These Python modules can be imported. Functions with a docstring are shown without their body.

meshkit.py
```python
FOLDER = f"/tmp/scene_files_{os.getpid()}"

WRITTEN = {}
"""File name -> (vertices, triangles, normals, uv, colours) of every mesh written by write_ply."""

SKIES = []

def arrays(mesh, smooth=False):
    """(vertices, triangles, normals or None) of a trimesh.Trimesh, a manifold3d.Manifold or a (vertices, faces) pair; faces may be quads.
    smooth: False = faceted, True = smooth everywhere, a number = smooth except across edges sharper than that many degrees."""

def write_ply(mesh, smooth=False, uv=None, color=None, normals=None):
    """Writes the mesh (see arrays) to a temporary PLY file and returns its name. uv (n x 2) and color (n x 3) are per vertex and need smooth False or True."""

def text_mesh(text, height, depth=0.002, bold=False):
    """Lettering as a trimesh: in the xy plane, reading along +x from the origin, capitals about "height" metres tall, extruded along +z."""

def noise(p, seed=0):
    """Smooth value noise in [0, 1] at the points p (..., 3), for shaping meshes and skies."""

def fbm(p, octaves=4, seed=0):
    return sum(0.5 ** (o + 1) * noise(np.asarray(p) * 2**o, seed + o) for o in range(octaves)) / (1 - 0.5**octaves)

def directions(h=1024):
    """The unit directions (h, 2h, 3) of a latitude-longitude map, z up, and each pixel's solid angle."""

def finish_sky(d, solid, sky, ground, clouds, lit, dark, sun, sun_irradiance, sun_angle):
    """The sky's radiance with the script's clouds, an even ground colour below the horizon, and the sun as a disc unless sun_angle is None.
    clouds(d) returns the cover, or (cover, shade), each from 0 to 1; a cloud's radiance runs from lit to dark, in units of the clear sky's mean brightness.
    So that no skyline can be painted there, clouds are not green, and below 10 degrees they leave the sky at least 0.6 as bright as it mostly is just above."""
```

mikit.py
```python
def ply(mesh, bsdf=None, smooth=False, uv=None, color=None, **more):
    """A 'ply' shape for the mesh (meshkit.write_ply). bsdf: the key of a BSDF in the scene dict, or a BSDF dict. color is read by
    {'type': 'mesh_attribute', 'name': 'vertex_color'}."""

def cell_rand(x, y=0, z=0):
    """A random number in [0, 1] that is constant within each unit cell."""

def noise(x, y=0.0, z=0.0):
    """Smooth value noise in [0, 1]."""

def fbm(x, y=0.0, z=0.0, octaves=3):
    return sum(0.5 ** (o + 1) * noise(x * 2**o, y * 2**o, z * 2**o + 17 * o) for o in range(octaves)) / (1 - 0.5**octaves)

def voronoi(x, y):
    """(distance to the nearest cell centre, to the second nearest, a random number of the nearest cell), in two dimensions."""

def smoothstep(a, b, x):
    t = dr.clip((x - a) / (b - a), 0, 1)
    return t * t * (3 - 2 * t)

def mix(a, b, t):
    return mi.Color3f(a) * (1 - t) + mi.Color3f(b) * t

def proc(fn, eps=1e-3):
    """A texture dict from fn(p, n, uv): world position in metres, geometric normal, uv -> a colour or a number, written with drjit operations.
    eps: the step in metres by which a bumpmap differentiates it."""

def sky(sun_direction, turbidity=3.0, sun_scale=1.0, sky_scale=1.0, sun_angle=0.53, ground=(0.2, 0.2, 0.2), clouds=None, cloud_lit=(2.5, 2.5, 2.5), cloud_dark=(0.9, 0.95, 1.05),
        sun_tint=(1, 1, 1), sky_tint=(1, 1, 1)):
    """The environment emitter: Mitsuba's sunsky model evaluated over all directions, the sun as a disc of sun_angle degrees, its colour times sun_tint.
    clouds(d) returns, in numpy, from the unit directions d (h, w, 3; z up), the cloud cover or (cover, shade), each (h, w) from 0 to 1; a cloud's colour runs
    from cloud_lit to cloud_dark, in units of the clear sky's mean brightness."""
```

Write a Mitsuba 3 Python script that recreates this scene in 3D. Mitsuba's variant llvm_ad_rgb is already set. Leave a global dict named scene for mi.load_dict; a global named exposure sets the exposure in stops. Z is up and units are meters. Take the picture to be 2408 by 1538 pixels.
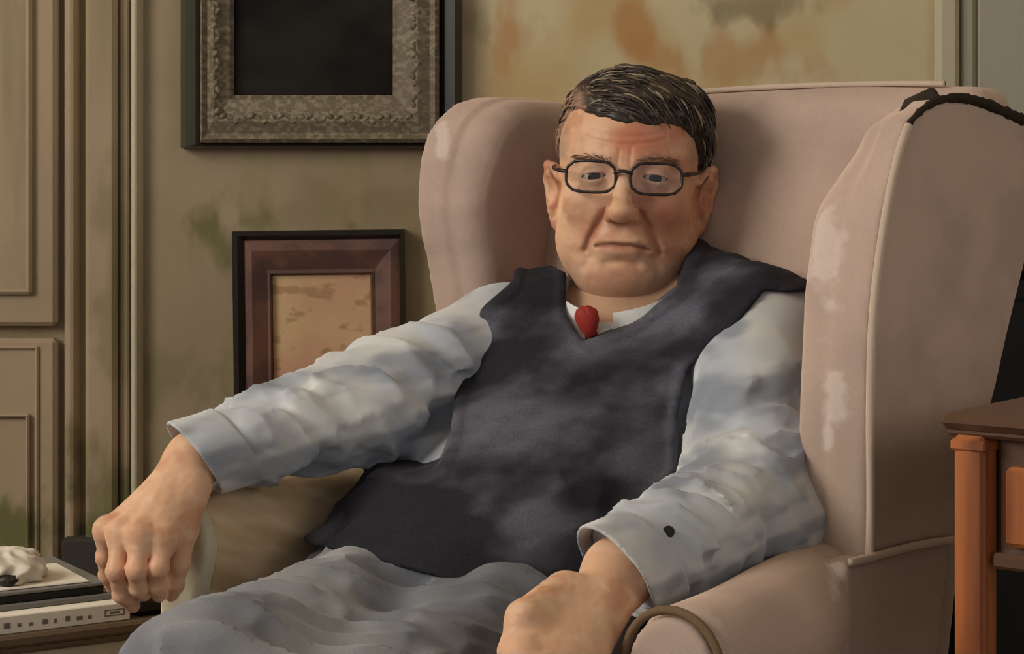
import math, random
from concurrent.futures import ThreadPoolExecutor
import numpy as np
import trimesh, manifold3d as m3
import shapely.geometry as sg
import drjit as dr
import mitsuba as mi
import mikit, meshkit

# ------------------------------------------------------------------ camera, light, exposure
FPX, CX, HZ, EYE = 4730.0, 1204.0, 430.0, 1.05
T = mi.ScalarTransform4f
scene, labels = {}, {}
scene['camera'] = {
    'type': 'perspective', 'fov_axis': 'x', 'fov': 2 * math.degrees(math.atan(1204.0 / FPX)),
    'principal_point_offset_x': 0.0, 'principal_point_offset_y': (769.0 - HZ) / 1538.0,
    'to_world': T().look_at(origin=[0, 0, EYE], target=[0, 1, EYE], up=[0, 0, 1]), 'near_clip': 0.05, 'far_clip': 50.0}
exposure = 0.12
scene['ambient'] = {'type': 'constant', 'radiance': {'type': 'rgb', 'value': [0.31, 0.32, 0.345]}}
WIN = dict(x=-2.3, y0=0.0, y1=1.7, z0=1.35, z1=2.8, rad=[10.2, 9.6, 8.8])   # the window that lights the room

rng = np.random.default_rng(11)


def P(px, py, d):
    return np.array([(px - CX) / FPX * d, d, EYE - (py - HZ) / FPX * d])


# ------------------------------------------------------------------ helpers
def bsdf(key, color, rough=0.7, spec=0.3, **more):
    if callable(color):
        color = mikit.proc(color)
    elif not isinstance(color, dict):
        color = {'type': 'rgb', 'value': list(color)}
    scene[key] = {'type': 'twosided', 'b': {'type': 'principled', 'base_color': color, 'roughness': rough, 'specular': spec, **more}}


def s2l(r, g, b):
    c = np.array([r, g, b], float) / 255
    return np.where(c <= 0.04045, c / 12.92, ((c + 0.055) / 1.055) ** 2.4)


def add(key, mesh, mat, smooth=35, **k):
    scene[key] = mikit.ply(mesh, mat, smooth=smooth, **k)
    return key


def tag(key, label, cat=None, group=None, kind=None):
    d = {}
    if label: d['label'] = label
    if cat: d['category'] = cat
    if group: d['group'] = group
    if kind: d['kind'] = kind
    labels[key] = d


def smin(a, b, k):
    h = np.maximum(k - np.abs(a - b), 0) / k
    return np.minimum(a, b) - h * h * k * 0.25


def smax(a, b, k):
    return -smin(-a, -b, k)


def ell(p, c, r, R=None):
    q = p - np.asarray(c)
    if R is not None:
        q = q @ R          # columns of R are the local axes
    r = np.asarray(r, float)
    k0 = np.sqrt(((q / r) ** 2).sum(1))
    k1 = np.sqrt(((q / (r * r)) ** 2).sum(1)) + 1e-9
    return k0 * (k0 - 1) / k1


def cone(p, a, b, ra, rb):
    a, b = np.asarray(a, float), np.asarray(b, float)
    ba = b - a
    pa = p - a
    h = np.clip(pa @ ba / (ba @ ba), 0, 1)
    return np.sqrt(((pa - h[:, None] * ba) ** 2).sum(1)) - (ra + (rb - ra) * h)


def chain(p, pts, rs, k=0.01):
    d = None
    for i in range(len(pts) - 1):
        e = cone(p, pts[i], pts[i + 1], rs[i], rs[i + 1])
        d = e if d is None else smin(d, e, k)
    return d


def pdist(x, z, pts):
    """distance in a plane to a polyline"""
    d = np.full(len(x), 1e9)
    for (ax, az), (bx, bz) in zip(pts[:-1], pts[1:]):
        vx, vz = bx - ax, bz - az
        h = np.clip(((x - ax) * vx + (z - az) * vz) / (vx * vx + vz * vz), 0, 1)
        d = np.minimum(d, np.hypot(x - ax - h * vx, z - az - h * vz))
    return d


def poly2(x, z, pts):
    """signed distance to a polygon"""
    pts = list(pts)
    d = pdist(x, z, pts + pts[:1])
    inside = np.zeros(len(x), bool)
    for (ax, az), (bx, bz) in zip(pts, pts[1:] + pts[:1]):
        c = (az > z) != (bz > z)
        if abs(bz - az) > 1e-12:
            inside ^= c & (x < (bx - ax) * (z - az) / (bz - az) + ax)
    return np.where(inside, -d, d)


def sstep(a, b, x):
    t = np.clip((x - a) / (b - a), 0, 1)
    return t * t * (3 - 2 * t)


POOL = ThreadPoolExecutor(4)


def evalf(f, pts, step=150000):
    parts = [pts[i:i + step] for i in range(0, len(pts), step)]
    return np.concatenate(list(POOL.map(f, parts))) if parts else np.zeros(0)


def sdf_mesh(f, lo, hi, h, B=8, margin=1.5):
    """a mesh of f = 0 by surface nets on a grid of step h, evaluated only near the surface"""
    lo = np.asarray(lo, float)
    nb = np.ceil((np.asarray(hi) - lo) / (h * B)).astype(int)
    g = np.stack(np.meshgrid(*[np.arange(k) + 0.5 for k in nb], indexing='ij'), -1).reshape(-1, 3) * (B * h) + lo
    dc = evalf(f, g).reshape(nb)
    act = np.abs(dc) < B * h * 0.8661 * margin
    n = nb * B + 1
    val = np.ones(n, np.float32)
    up = np.repeat(np.repeat(np.repeat(dc, B, 0), B, 1), B, 2)
    val[:-1, :-1, :-1] = np.where(up < 0, -1, 1)
    mask = np.zeros(n, bool)
    ua = np.repeat(np.repeat(np.repeat(act, B, 0), B, 1), B, 2)
    for dx in (0, 1):
        for dy in (0, 1):
            for dz in (0, 1):
                mask[dx:n[0] - 1 + dx, dy:n[1] - 1 + dy, dz:n[2] - 1 + dz] |= ua
    idx = np.argwhere(mask)
    val[mask] = evalf(f, idx * h + lo)
    for ax in range(3):   # closed at the box
        s = [slice(None)] * 3
        for e in (0, -1):
            s[ax] = e
            val[tuple(s)] = np.maximum(val[tuple(s)], 1e-4)
    inside = val < 0
    cnt = np.zeros(n - 1, np.int8)
    cs = [(a, b, c) for a in (0, 1) for b in (0, 1) for c in (0, 1)]
    for a, b, c in cs:
        cnt += inside[a:n[0] - 1 + a, b:n[1] - 1 + b, c:n[2] - 1 + c]
    cells = np.argwhere((cnt > 0) & (cnt < 8))
    ids = np.full(n - 1, -1, np.int32)
    ids[tuple(cells.T)] = np.arange(len(cells))
    cv = np.stack([val[tuple((cells + c).T)] for c in cs], 1)
    acc, num = np.zeros((len(cells), 3)), np.zeros(len(cells))
    for i in range(8):
        for j in range(i + 1, 8):
            if sum(abs(x - y) for x, y in zip(cs[i], cs[j])) != 1:
                continue
            a, b = cv[:, i], cv[:, j]
            m = (a < 0) != (b < 0)
            t = np.where(m, a / np.where(m, a - b, 1), 0)
            pt = np.array(cs[i]) + t[:, None] * (np.array(cs[j]) - np.array(cs[i]))
            acc += pt * m[:, None]
            num += m
    v = (cells + acc / num[:, None]) * h + lo
    quads = []
    for ax in range(3):
        s0, s1 = [slice(None)] * 3, [slice(None)] * 3
        s0[ax], s1[ax] = slice(0, -1), slice(1, None)
        A, Bb = inside[tuple(s0)], inside[tuple(s1)]
        o1, o2 = (ax + 1) % 3, (ax + 2) % 3
        e = np.argwhere(A != Bb)
        e = e[(e[:, o1] > 0) & (e[:, o2] > 0) & (e[:, o1] < n[o1] - 1) & (e[:, o2] < n[o2] - 1)]
        flip = ~A[tuple(e.T)]
        d1, d2 = np.zeros(3, int), np.zeros(3, int)
        d1[o1], d2[o2] = 1, 1
        q = np.stack([ids[tuple((e - d1 - d2).T)], ids[tuple((e - d2).T)], ids[tuple(e.T)], ids[tuple((e - d1).T)]], 1)
        q[flip] = q[flip][:, ::-1]
        quads.append(q)
    q = np.vstack(quads)
    return trimesh.Trimesh(v, np.vstack([q[:, [0, 1, 2]], q[:, [0, 2, 3]]]), process=False)


def tube(pts, r, sides=8, closed=False, cap=True):
    p = np.asarray(pts, float)
    m = len(p)
    r = np.broadcast_to(np.asarray(r, float), (m,))
    t = (np.roll(p, -1, 0) - np.roll(p, 1, 0)) if closed else np.gradient(p, axis=0)
    t /= np.linalg.norm(t, axis=1, keepdims=True) + 1e-12
    a = np.cross(t[0], [0.3, 0.2, 0.93])
    A = []
    for i in range(m):
        a = a - t[i] * (a @ t[i])
        a /= np.linalg.norm(a) + 1e-12
        A.append(a)
    A = np.array(A)
    Bn = np.cross(t, A)
    ang = np.arange(sides) * 2 * np.pi / sides
    v = (p[:, None] + r[:, None, None] * (np.cos(ang)[None, :, None] * A[:, None] + np.sin(ang)[None, :, None] * Bn[:, None])).reshape(-1, 3)
    f = []
    for i in range(m if closed else m - 1):
        j = (i + 1) % m
        for k in range(sides):
            k2 = (k + 1) % sides
            f += [[i * sides + k, i * sides + k2, j * sides + k2], [i * sides + k, j * sides + k2, j * sides + k]]
    if not closed and cap:
        v = np.vstack([v, p[:1], p[-1:]])
        for k in range(sides):
            k2 = (k + 1) % sides
            f += [[len(v) - 2, k2, k], [len(v) - 1, (m - 1) * sides + k, (m - 1) * sides + k2]]
    return trimesh.Trimesh(v, f, process=False)


def spline(pts, n=40):
    from scipy.interpolate import CubicSpline
    p = np.asarray(pts, float)
    s = np.r_[0, np.cumsum(np.linalg.norm(np.diff(p, axis=0), axis=1))]
    return CubicSpline(s, p)(np.linspace(0, s[-1], n))


def rbox(lo, hi, r=0.004):
    """a box with chamfered edges"""
    lo, hi = np.asarray(lo, float), np.asarray(hi, float)
    r = min(r, (hi - lo).min() * 0.45)
    pts = []
    for sx in (0, 1):
        for sy in (0, 1):
            for sz in (0, 1):
                c = np.where([sx, sy, sz], hi, lo)
                s = np.where([sx, sy, sz], -1, 1) * r
                for ax in range(3):
                    q = c + s
                    q[ax] = c[ax]
                    pts.append(q)
    return trimesh.convex.convex_hull(np.array(pts))


def join(*ms):
    return trimesh.util.concatenate([m for m in ms])


def rotz(m, deg, about):
    m = m.copy()
    m.apply_transform(trimesh.transformations.rotation_matrix(math.radians(deg), [0, 0, 1], about))
    return m


def Rm(axis, deg):
    return trimesh.transformations.rotation_matrix(math.radians(deg), axis)[:3, :3]


# ------------------------------------------------------------------ materials
mnoise, mfbm, mstep, mmix = mikit.noise, mikit.fbm, mikit.smoothstep, mikit.mix


def C(*c):
    return mi.Color3f(*[float(x) for x in s2l(*c)])


def blob(p, c, r, k=0.35):
    """a soft round stain with a ragged edge around a place on the wall (x, z)"""
    d = dr.sqrt(dr.square((p.x - c[0]) / r[0]) + dr.square((p.z - c[1]) / r[1])) + 1.1 * (mfbm(p.x * 26, p.z * 15, 3.0, 4) - 0.5) * 2
    return 1 - mstep(0.2, 1.2, d)


def W3(px, py):
    q = P(px, py, 3.0)
    return (float(q[0]), float(q[2]))


def wall_color(p, n, uv):
    streak = mfbm(p.x * 26, p.y * 3, p.z * 1.6, 3)
    cloud = mfbm(p.x * 5, 2.0, p.z * 5, 4)
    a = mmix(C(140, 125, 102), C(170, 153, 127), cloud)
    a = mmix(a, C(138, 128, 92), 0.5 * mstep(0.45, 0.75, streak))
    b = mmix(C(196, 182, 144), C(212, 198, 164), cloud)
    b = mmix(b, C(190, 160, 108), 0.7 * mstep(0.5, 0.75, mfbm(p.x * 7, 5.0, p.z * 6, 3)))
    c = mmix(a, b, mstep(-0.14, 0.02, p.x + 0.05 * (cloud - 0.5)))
    for q, r, amt in (((500, 560), (0.05, 0.05), 0.75), ((590, 520), (0.04, 0.03), 0.6), ((60, 1250), (0.12, 0.08), 0.8), ((250, 1170), (0.09, 0.07), 0.75), ((400, 900), (0.10, 0.06), 0.35), ((520, 1000), (0.03, 0.12), 0.3)):
        c = mmix(c, C(96, 98, 52), amt * blob(p, W3(*q), r))
    for q, r, amt in (((1490, 60), (0.035, 0.06), 0.8), ((1560, 120), (0.05, 0.03), 0.6), ((1180, 110), (0.025, 0.07), 0.6), ((1750, 130), (0.12, 0.05), 0.55), ((1240, 80), (0.04, 0.04), 0.4)):
        c = mmix(c, C(182, 134, 86), amt * blob(p, W3(*q), r))
    for q, r, amt in (((1760, 20), (0.10, 0.03), 0.6), ((1120, 60), (0.03, 0.05), 0.4), ((800, 500), (0.2, 0.05), 0.3), ((830, 530), (0.02, 0.015), 0.8)):
        c = mmix(c, C(110, 98, 70), amt * blob(p, W3(*q), r))
    return c


def trim_color(p, n, uv):
    s = mfbm(p.x * 30, p.y * 30, p.z * 1.5, 3)
    cl = mfbm(p.x * 6, p.y * 6, p.z * 4, 3)
    c = mmix(C(152, 134, 108), C(182, 162, 136), cl)
    c = mmix(c, C(132, 122, 90), 0.6 * mstep(0.45, 0.75, s))
    for q, r, amt in (((60, 1230), (0.12, 0.08), 0.8), ((250, 1150), (0.09, 0.08), 0.6), ((290, 650), (0.03, 0.2), 0.35)):
        c = mmix(c, C(92, 96, 52), amt * blob(p, W3(*q), r))
    return c


def pink_color(p, n, uv):
    a = mfbm(p.x * 9, p.y * 9, p.z * 9, 4)
    b = mfbm(p.x * 3.5 + 4, p.y * 3.5, p.z * 3.5, 3)
    c = mmix(C(190, 166, 152), C(176, 154, 142), mstep(0.35, 0.65, a))
    c = mmix(c, C(172, 152, 134), 0.75 * mstep(0.45, 0.7, b))
    for q, r in ((P(1962, 930, 1.89), (0.014, 0.03)), (P(1945, 1020, 1.89), (0.006, 0.016)), (P(1975, 1340, 1.8), (0.012, 0.03)), (P(1040, 330, 2.3), (0.010, 0.03)), (P(1945, 560, 1.9), (0.016, 0.07))):
        d = dr.sqrt(dr.square((p.x - float(q[0])) / r[0]) + dr.square((p.z - float(q[2])) / r[1])) + 1.4 * (mfbm(p.x * 60, p.y * 60, p.z * 60, 3) - 0.5) + 9 * mstep(0.03, 0.06, dr.abs(p.y - float(q[1])))
        c = mmix(c, C(226, 212, 202), 0.45 * (1 - mstep(0.4, 1.1, d)))
    weave = mnoise(p.x * 900, p.y * 900, p.z * 900)
    return c * (0.94 + 0.12 * weave)


def tan_color(p, n, uv):  # tan tint puts the shade of the inner arm into its cloth
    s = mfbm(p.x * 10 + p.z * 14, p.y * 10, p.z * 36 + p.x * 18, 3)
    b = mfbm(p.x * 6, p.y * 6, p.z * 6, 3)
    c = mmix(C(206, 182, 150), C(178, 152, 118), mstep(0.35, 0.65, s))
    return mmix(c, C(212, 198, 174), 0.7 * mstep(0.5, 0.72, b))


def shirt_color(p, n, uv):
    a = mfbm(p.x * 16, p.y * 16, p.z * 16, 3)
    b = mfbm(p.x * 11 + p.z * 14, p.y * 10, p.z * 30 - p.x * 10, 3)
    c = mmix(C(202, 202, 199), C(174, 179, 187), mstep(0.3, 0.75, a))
    return mmix(c, C(108, 116, 130), 0.62 * mstep(0.44, 0.68, b))  # grey-blue streaks put sleeve shade into the cloth colour


def vest_color(p, n, uv):
    a = mfbm(p.x * 9 + p.z * 3 + 0.6, p.y * 8, p.z * 15 - p.x * 4, 4)
    c = mmix(C(42, 41, 48), C(96, 96, 106), mstep(0.48, 0.76, a))
    return c * (0.85 + 0.3 * mnoise(p.x * 500, p.y * 500, p.z * 500))


def trouser_color(p, n, uv):
    a = mfbm(p.x * 12, p.y * 12, p.z * 12, 3)
    return mmix(C(112, 114, 121), C(144, 144, 144), mstep(0.35, 0.7, a)) * (0.94 + 0.12 * mnoise(p.x * 700, p.y * 700, p.z * 700))


def wood_color(p, n, uv):
    g = mfbm(p.x * 55 + p.y * 30, p.y * 55, p.z * 2.6, 3)
    c = mmix(C(178, 104, 56), C(120, 66, 34), mstep(0.35, 0.65, g))
    return mmix(c, C(196, 134, 80), 0.5 * mstep(0.5, 0.8, mfbm(p.x * 20, p.y * 20, p.z * 7, 2)))


def gilt_color(p, n, uv):
    a = mfbm(p.x * 170, p.y * 40, p.z * 170, 3)
    b = mfbm(p.x * 12, p.y * 12, p.z * 12, 3)
    c = mmix(C(106, 96, 78), C(138, 128, 108), mstep(0.4, 0.68, a))
    return mmix(c, C(112, 98, 88), 0.45 * mstep(0.45, 0.7, b))


def mahog_color(p, n, uv):
    a = mfbm(p.x * 22, p.y * 22, p.z * 22, 4)
    return mmix(C(112, 78, 66), C(84, 60, 56), mstep(0.35, 0.65, a))


def parch_color(p, n, uv):
    a = mfbm(p.x * 40, 1.0, p.z * 55, 4)
    c = mmix(C(208, 178, 136), C(196, 152, 124), mstep(0.2, 0.75, mfbm(p.x * 10 + 3, 4.0, p.z * 8, 3)))
    c = mmix(c, C(150, 116, 82), 0.6 * mstep(0.56, 0.72, a))
    return c


def dark_pic_color(p, n, uv):
    return mmix(C(26, 24, 22), C(40, 37, 34), mstep(0.4, 0.75, mfbm(p.x * 9, 1.0, p.z * 9, 3)))


def floor_color(p, n, uv):
    b = mfbm(p.x * 3, p.y * 60, 0.0, 3)
    return mmix(C(70, 46, 30), C(100, 68, 44), b)


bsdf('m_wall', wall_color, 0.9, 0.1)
bsdf('m_trim', trim_color, 0.75, 0.2)
bsdf('m_pink', pink_color, 0.9, 0.1, sheen=0.3)
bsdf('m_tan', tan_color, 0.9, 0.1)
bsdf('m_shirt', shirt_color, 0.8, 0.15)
bsdf('m_vest', vest_color, 0.9, 0.1, sheen=0.25)
bsdf('m_trouser', trouser_color, 0.9, 0.1)
bsdf('m_wood', wood_color, 0.45, 0.4)
bsdf('m_gilt', gilt_color, 0.6, 0.3)
bsdf('m_mahog', mahog_color, 0.55, 0.35)
bsdf('m_parch', parch_color, 0.8, 0.2)
bsdf('m_darkpic', dark_pic_color, 0.7, 0.08)
bsdf('m_floor', floor_color, 0.5, 0.4)
bsdf('m_skin', {'type': 'mesh_attribute', 'name': 'vertex_color'}, 0.5, 0.35)
bsdf('m_hair', {'type': 'mesh_attribute', 'name': 'vertex_color'}, 0.45, 0.4)
bsdf('m_cream', s2l(190, 184, 160), 0.85, 0.1)
bsdf('m_black', s2l(30, 28, 26), 0.5, 0.3)
bsdf('m_blackwood', s2l(44, 38, 33), 0.5, 0.35)
bsdf('m_frameblack', s2l(30, 27, 24), 0.35, 0.5)
bsdf('m_greygreen', s2l(72, 70, 56), 0.6, 0.3)
bsdf('m_dkbraid', s2l(52, 45, 38), 0.9, 0.1)
bsdf('m_piping', s2l(196, 176, 158), 0.85, 0.1)
bsdf('m_brownbraid', s2l(112, 92, 70), 0.9, 0.1)
bsdf('m_white', s2l(222, 214, 198), 0.8, 0.15)
bsdf('m_greypaint', s2l(170, 165, 150), 0.7, 0.2)
bsdf('m_pale', s2l(190, 182, 155), 0.7, 0.2)
bsdf('m_grey', s2l(120, 118, 112), 0.7, 0.2)
bsdf('m_print', s2l(112, 106, 98), 0.8, 0.1)
bsdf('m_tablewood', s2l(98, 80, 62), 0.6, 0.3)
bsdf('m_red', s2l(150, 46, 38), 0.6, 0.25)
bsdf('m_eyewhite', s2l(168, 152, 140), 0.35, 0.5)
bsdf('m_iris', s2l(34, 28, 27), 0.3, 0.2)
bsdf('m_specs', s2l(40, 32, 30), 0.3, 0.5)
bsdf('m_plinth', s2l(66, 62, 58), 0.7, 0.2)
bsdf('m_navy', s2l(40, 42, 60), 0.5, 0.3)
bsdf('m_brow', s2l(124, 92, 72), 0.8, 0.1)
bsdf('m_plaster', s2l(190, 180, 160), 0.9, 0.1)
scene['m_lens'] = {'type': 'thindielectric', 'int_ior': 1.35}

# ------------------------------------------------------------------ the room
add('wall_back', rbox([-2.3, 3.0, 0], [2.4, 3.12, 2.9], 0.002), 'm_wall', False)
tag('wall_back', 'aged ochre and olive plaster wall behind the armchair', kind='structure')
add('floor', rbox([-2.4, -1.2, -0.06], [2.4, 3.12, 0.0], 0.002), 'm_floor', False)
tag('floor', 'dark wooden floor of the room', kind='structure')
add('ceiling', rbox([-2.4, -1.2, 2.9], [2.4, 3.12, 2.98], 0.002), 'm_plaster', False)
tag('ceiling', 'pale plaster ceiling of the room', kind='structure')
x0 = WIN['x']
wl = join(rbox([x0 - 0.12, -1.2, 0], [x0, 3.0, WIN['z0']], 0.002), rbox([x0 - 0.12, -1.2, WIN['z1']], [x0, 3.0, 2.9], 0.002),
          rbox([x0 - 0.12, -1.2, WIN['z0']], [x0, WIN['y0'], WIN['z1']], 0.002), rbox([x0 - 0.12, WIN['y1'], WIN['z0']], [x0, 3.0, WIN['z1']], 0.002))
add('wall_left', wl, 'm_plaster', False)
tag('wall_left', 'plaster wall with a tall window on the left of the room', kind='structure')
wr = join(rbox([2.4, -1.2, 0], [2.5, 3.12, 1.2], 0.002), rbox([2.4, -1.2, 2.4], [2.5, 3.12, 2.9], 0.002), rbox([2.4, -1.2, 1.2], [2.5, -0.6, 2.4], 0.002), rbox([2.4, 0.6, 1.2], [2.5, 3.12, 2.4], 0.002))
add('wall_right', wr, 'm_plaster', False)
fr = [rbox([2.42, a[0], a[1]], [2.47, b[0], b[1]], 0.004) for a, b in (((-0.6, 1.2), (0.6, 1.26)), ((-0.6, 2.34), (0.6, 2.4)), ((-0.6, 1.2), (-0.54, 2.4)), ((0.54, 1.2), (0.6, 2.4)), ((-0.02, 1.2), (0.02, 2.4)), ((-0.6, 1.78), (0.6, 1.82)))]
add('added_window_2', join(*fr), 'm_pale', False)  # unseen window, added to fill the shaded outer wing of the chair
tag('added_window_2', 'unseen smaller window with glazing bars added in the right wall as fill light', kind='structure')
pv = np.array([[2.46, -0.6, 1.2], [2.46, -0.6, 2.4], [2.46, 0.6, 2.4], [2.46, 0.6, 1.2]])
scene['added_window_2__pane'] = mikit.ply((pv, np.array([[0, 1, 2], [0, 2, 3]])), 'm_pale', emitter={'type': 'area', 'radiance': {'type': 'rgb', 'value': [3.9, 3.7, 3.4]}})
tag('wall_right', 'plaster wall on the right of the room', kind='structure')
# window: frame with glazing bars and the bright sky-lit panes
fr = []
y0, y1, z0, z1 = WIN['y0'], WIN['y1'], WIN['z0'], WIN['z1']
for a, b in (((y0, z0), (y1, z0 + 0.06)), ((y0, z1 - 0.06), (y1, z1)), ((y0, z0), (y0 + 0.06, z1)), ((y1 - 0.06, z0), (y1, z1)), (((y0 + y1) / 2 - 0.02, z0), ((y0 + y1) / 2 + 0.02, z1)), ((y0, 2.06), (y1, 2.10))):
    fr.append(rbox([x0 - 0.08, a[0], a[1]], [x0 - 0.03, b[0], b[1]], 0.004))
add('window_1', join(*fr), 'm_pale', False)
tag('window_1', 'tall window with glazing bars in the left wall', kind='structure')
pv = np.array([[x0 - 0.07, y0, z0], [x0 - 0.07, y1, z0], [x0 - 0.07, y1, z1], [x0 - 0.07, y0, z1]])
scene['window_1__pane'] = mikit.ply((pv, np.array([[0, 1, 2], [0, 2, 3]])), 'm_pale', emitter={'type': 'area', 'radiance': {'type': 'rgb', 'value': WIN['rad']}})


def wbox(px0, py0, px1, py1, yb, yf, r=0.004):
    """a box on the back wall between two photograph corners, taken at the depth of its front"""
    a, b = P(px0, py1, yf), P(px1, py0, yf)
    return rbox([a[0], yf, a[2]], [b[0], yb, b[2]], r)


def halfround(px0, px1, z0, z1, yb, depth):
    xa, xb = P(px0, 0, yb)[0], P(px1, 0, yb)[0]
    t = np.linspace(0, np.pi, 9)
    pts = [((xa + xb) / 2 - (xb - xa) / 2 * np.cos(a), yb - depth * np.sin(a)) for a in t]
    m = trimesh.creation.extrude_polygon(sg.Polygon(pts), z1 - z0)
    m.apply_translation([0, 0, z0])
    return m


# cupboard doors and their architrave on the left of the back wall
ZT, ZB = 2.2, 0.12


def vstrip(px0, px1, zb, zt, yf, r=0.004):
    a, b = P(px0, 0, yf)[0], P(px1, 0, yf)[0]
    return rbox([a, yf, zb], [b, 3.0, zt], r)


def zat(py, y):
    return P(0, py, y)[2]


add('door_1', rbox([-1.25, 2.975, zat(767, 2.975)], [P(133, 0, 2.975)[0], 3.0, ZT], 0.006), 'm_trim', False)
tag('door_1', 'upper leaf of the painted panelled cupboard door at the left edge', kind='structure')
add('door_2', rbox([-1.25, 2.975, ZB], [P(133, 0, 2.975)[0], 3.0, zat(797, 2.975)], 0.006), 'm_trim', False)
tag('door_2', 'lower leaf of the painted panelled cupboard door at the left edge', kind='structure')


def panel(key, px, pya, pyb, w=14, raise_=0.012):
    """a raised moulding round a panel, seen at its right end; the left end lies beyond the frame"""
    y = 2.975
    xr, xl = P(px, 0, y)[0], -1.18
    za = zat(pya, y) if pya is not None else ZT - 0.08
    zb = zat(pyb, y) if pyb is not None else ZB + 0.08
    ww = w * y / FPX
    m = join(rbox([xr - ww, y - raise_, zb], [xr, y, za], 0.004), rbox([xl, y - raise_, zb], [xr, y, zb + ww], 0.004), rbox([xl, y - raise_, za - ww], [xr, y, za], 0.004), rbox([xl, y - raise_, zb], [xl + ww, y, za], 0.004))
    add(key, m, 'm_trim', False)


panel('door_1__moulding', 78, None, 692)
panel('door_2__moulding', 92, 812, None, 9, 0.006)
panel('door_2__moulding_001', 72, 972, None, 8, 0.010)
add('door_2__knob', trimesh.creation.icosphere(subdivisions=3, radius=0.016), 'm_blackwood', True)
scene['door_2__knob']['to_world'] = T().translate([-1.12, 2.95, 0.72])
add('trim_1', halfround(153, 191, 0.0, ZT, 3.0, 0.022), 'm_trim', 30)
tag('trim_1', 'narrow rounded upright of the cupboard surround', kind='structure')
add('trim_2', vstrip(199, 272, 0.0, ZT, 2.972, 0.006), 'm_trim', False)
tag('trim_2', 'broad flat upright of the cupboard surround', kind='structure')
add('trim_3', halfround(309, 337, 0.0, ZT, 3.0, 0.024), 'm_pale', 30)
tag('trim_3', 'pale bead beside the cupboard surround', kind='structure')
add('trim_4', vstrip(279, 303, 0.0, ZT, 2.990, 0.003), 'm_trim', False)
tag('trim_4', 'thin recessed fillet of the cupboard surround', kind='structure')
add('trim_5', wbox(143, 1268, 244, 2080, 3.0, 2.955), 'm_plinth', False)
tag('trim_5', 'dark plinth block under the cupboard surround', kind='structure')
add('trim_6', vstrip(2203, 2258, 0.0, 2.9, 2.975, 0.008), 'm_pale', False)
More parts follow.
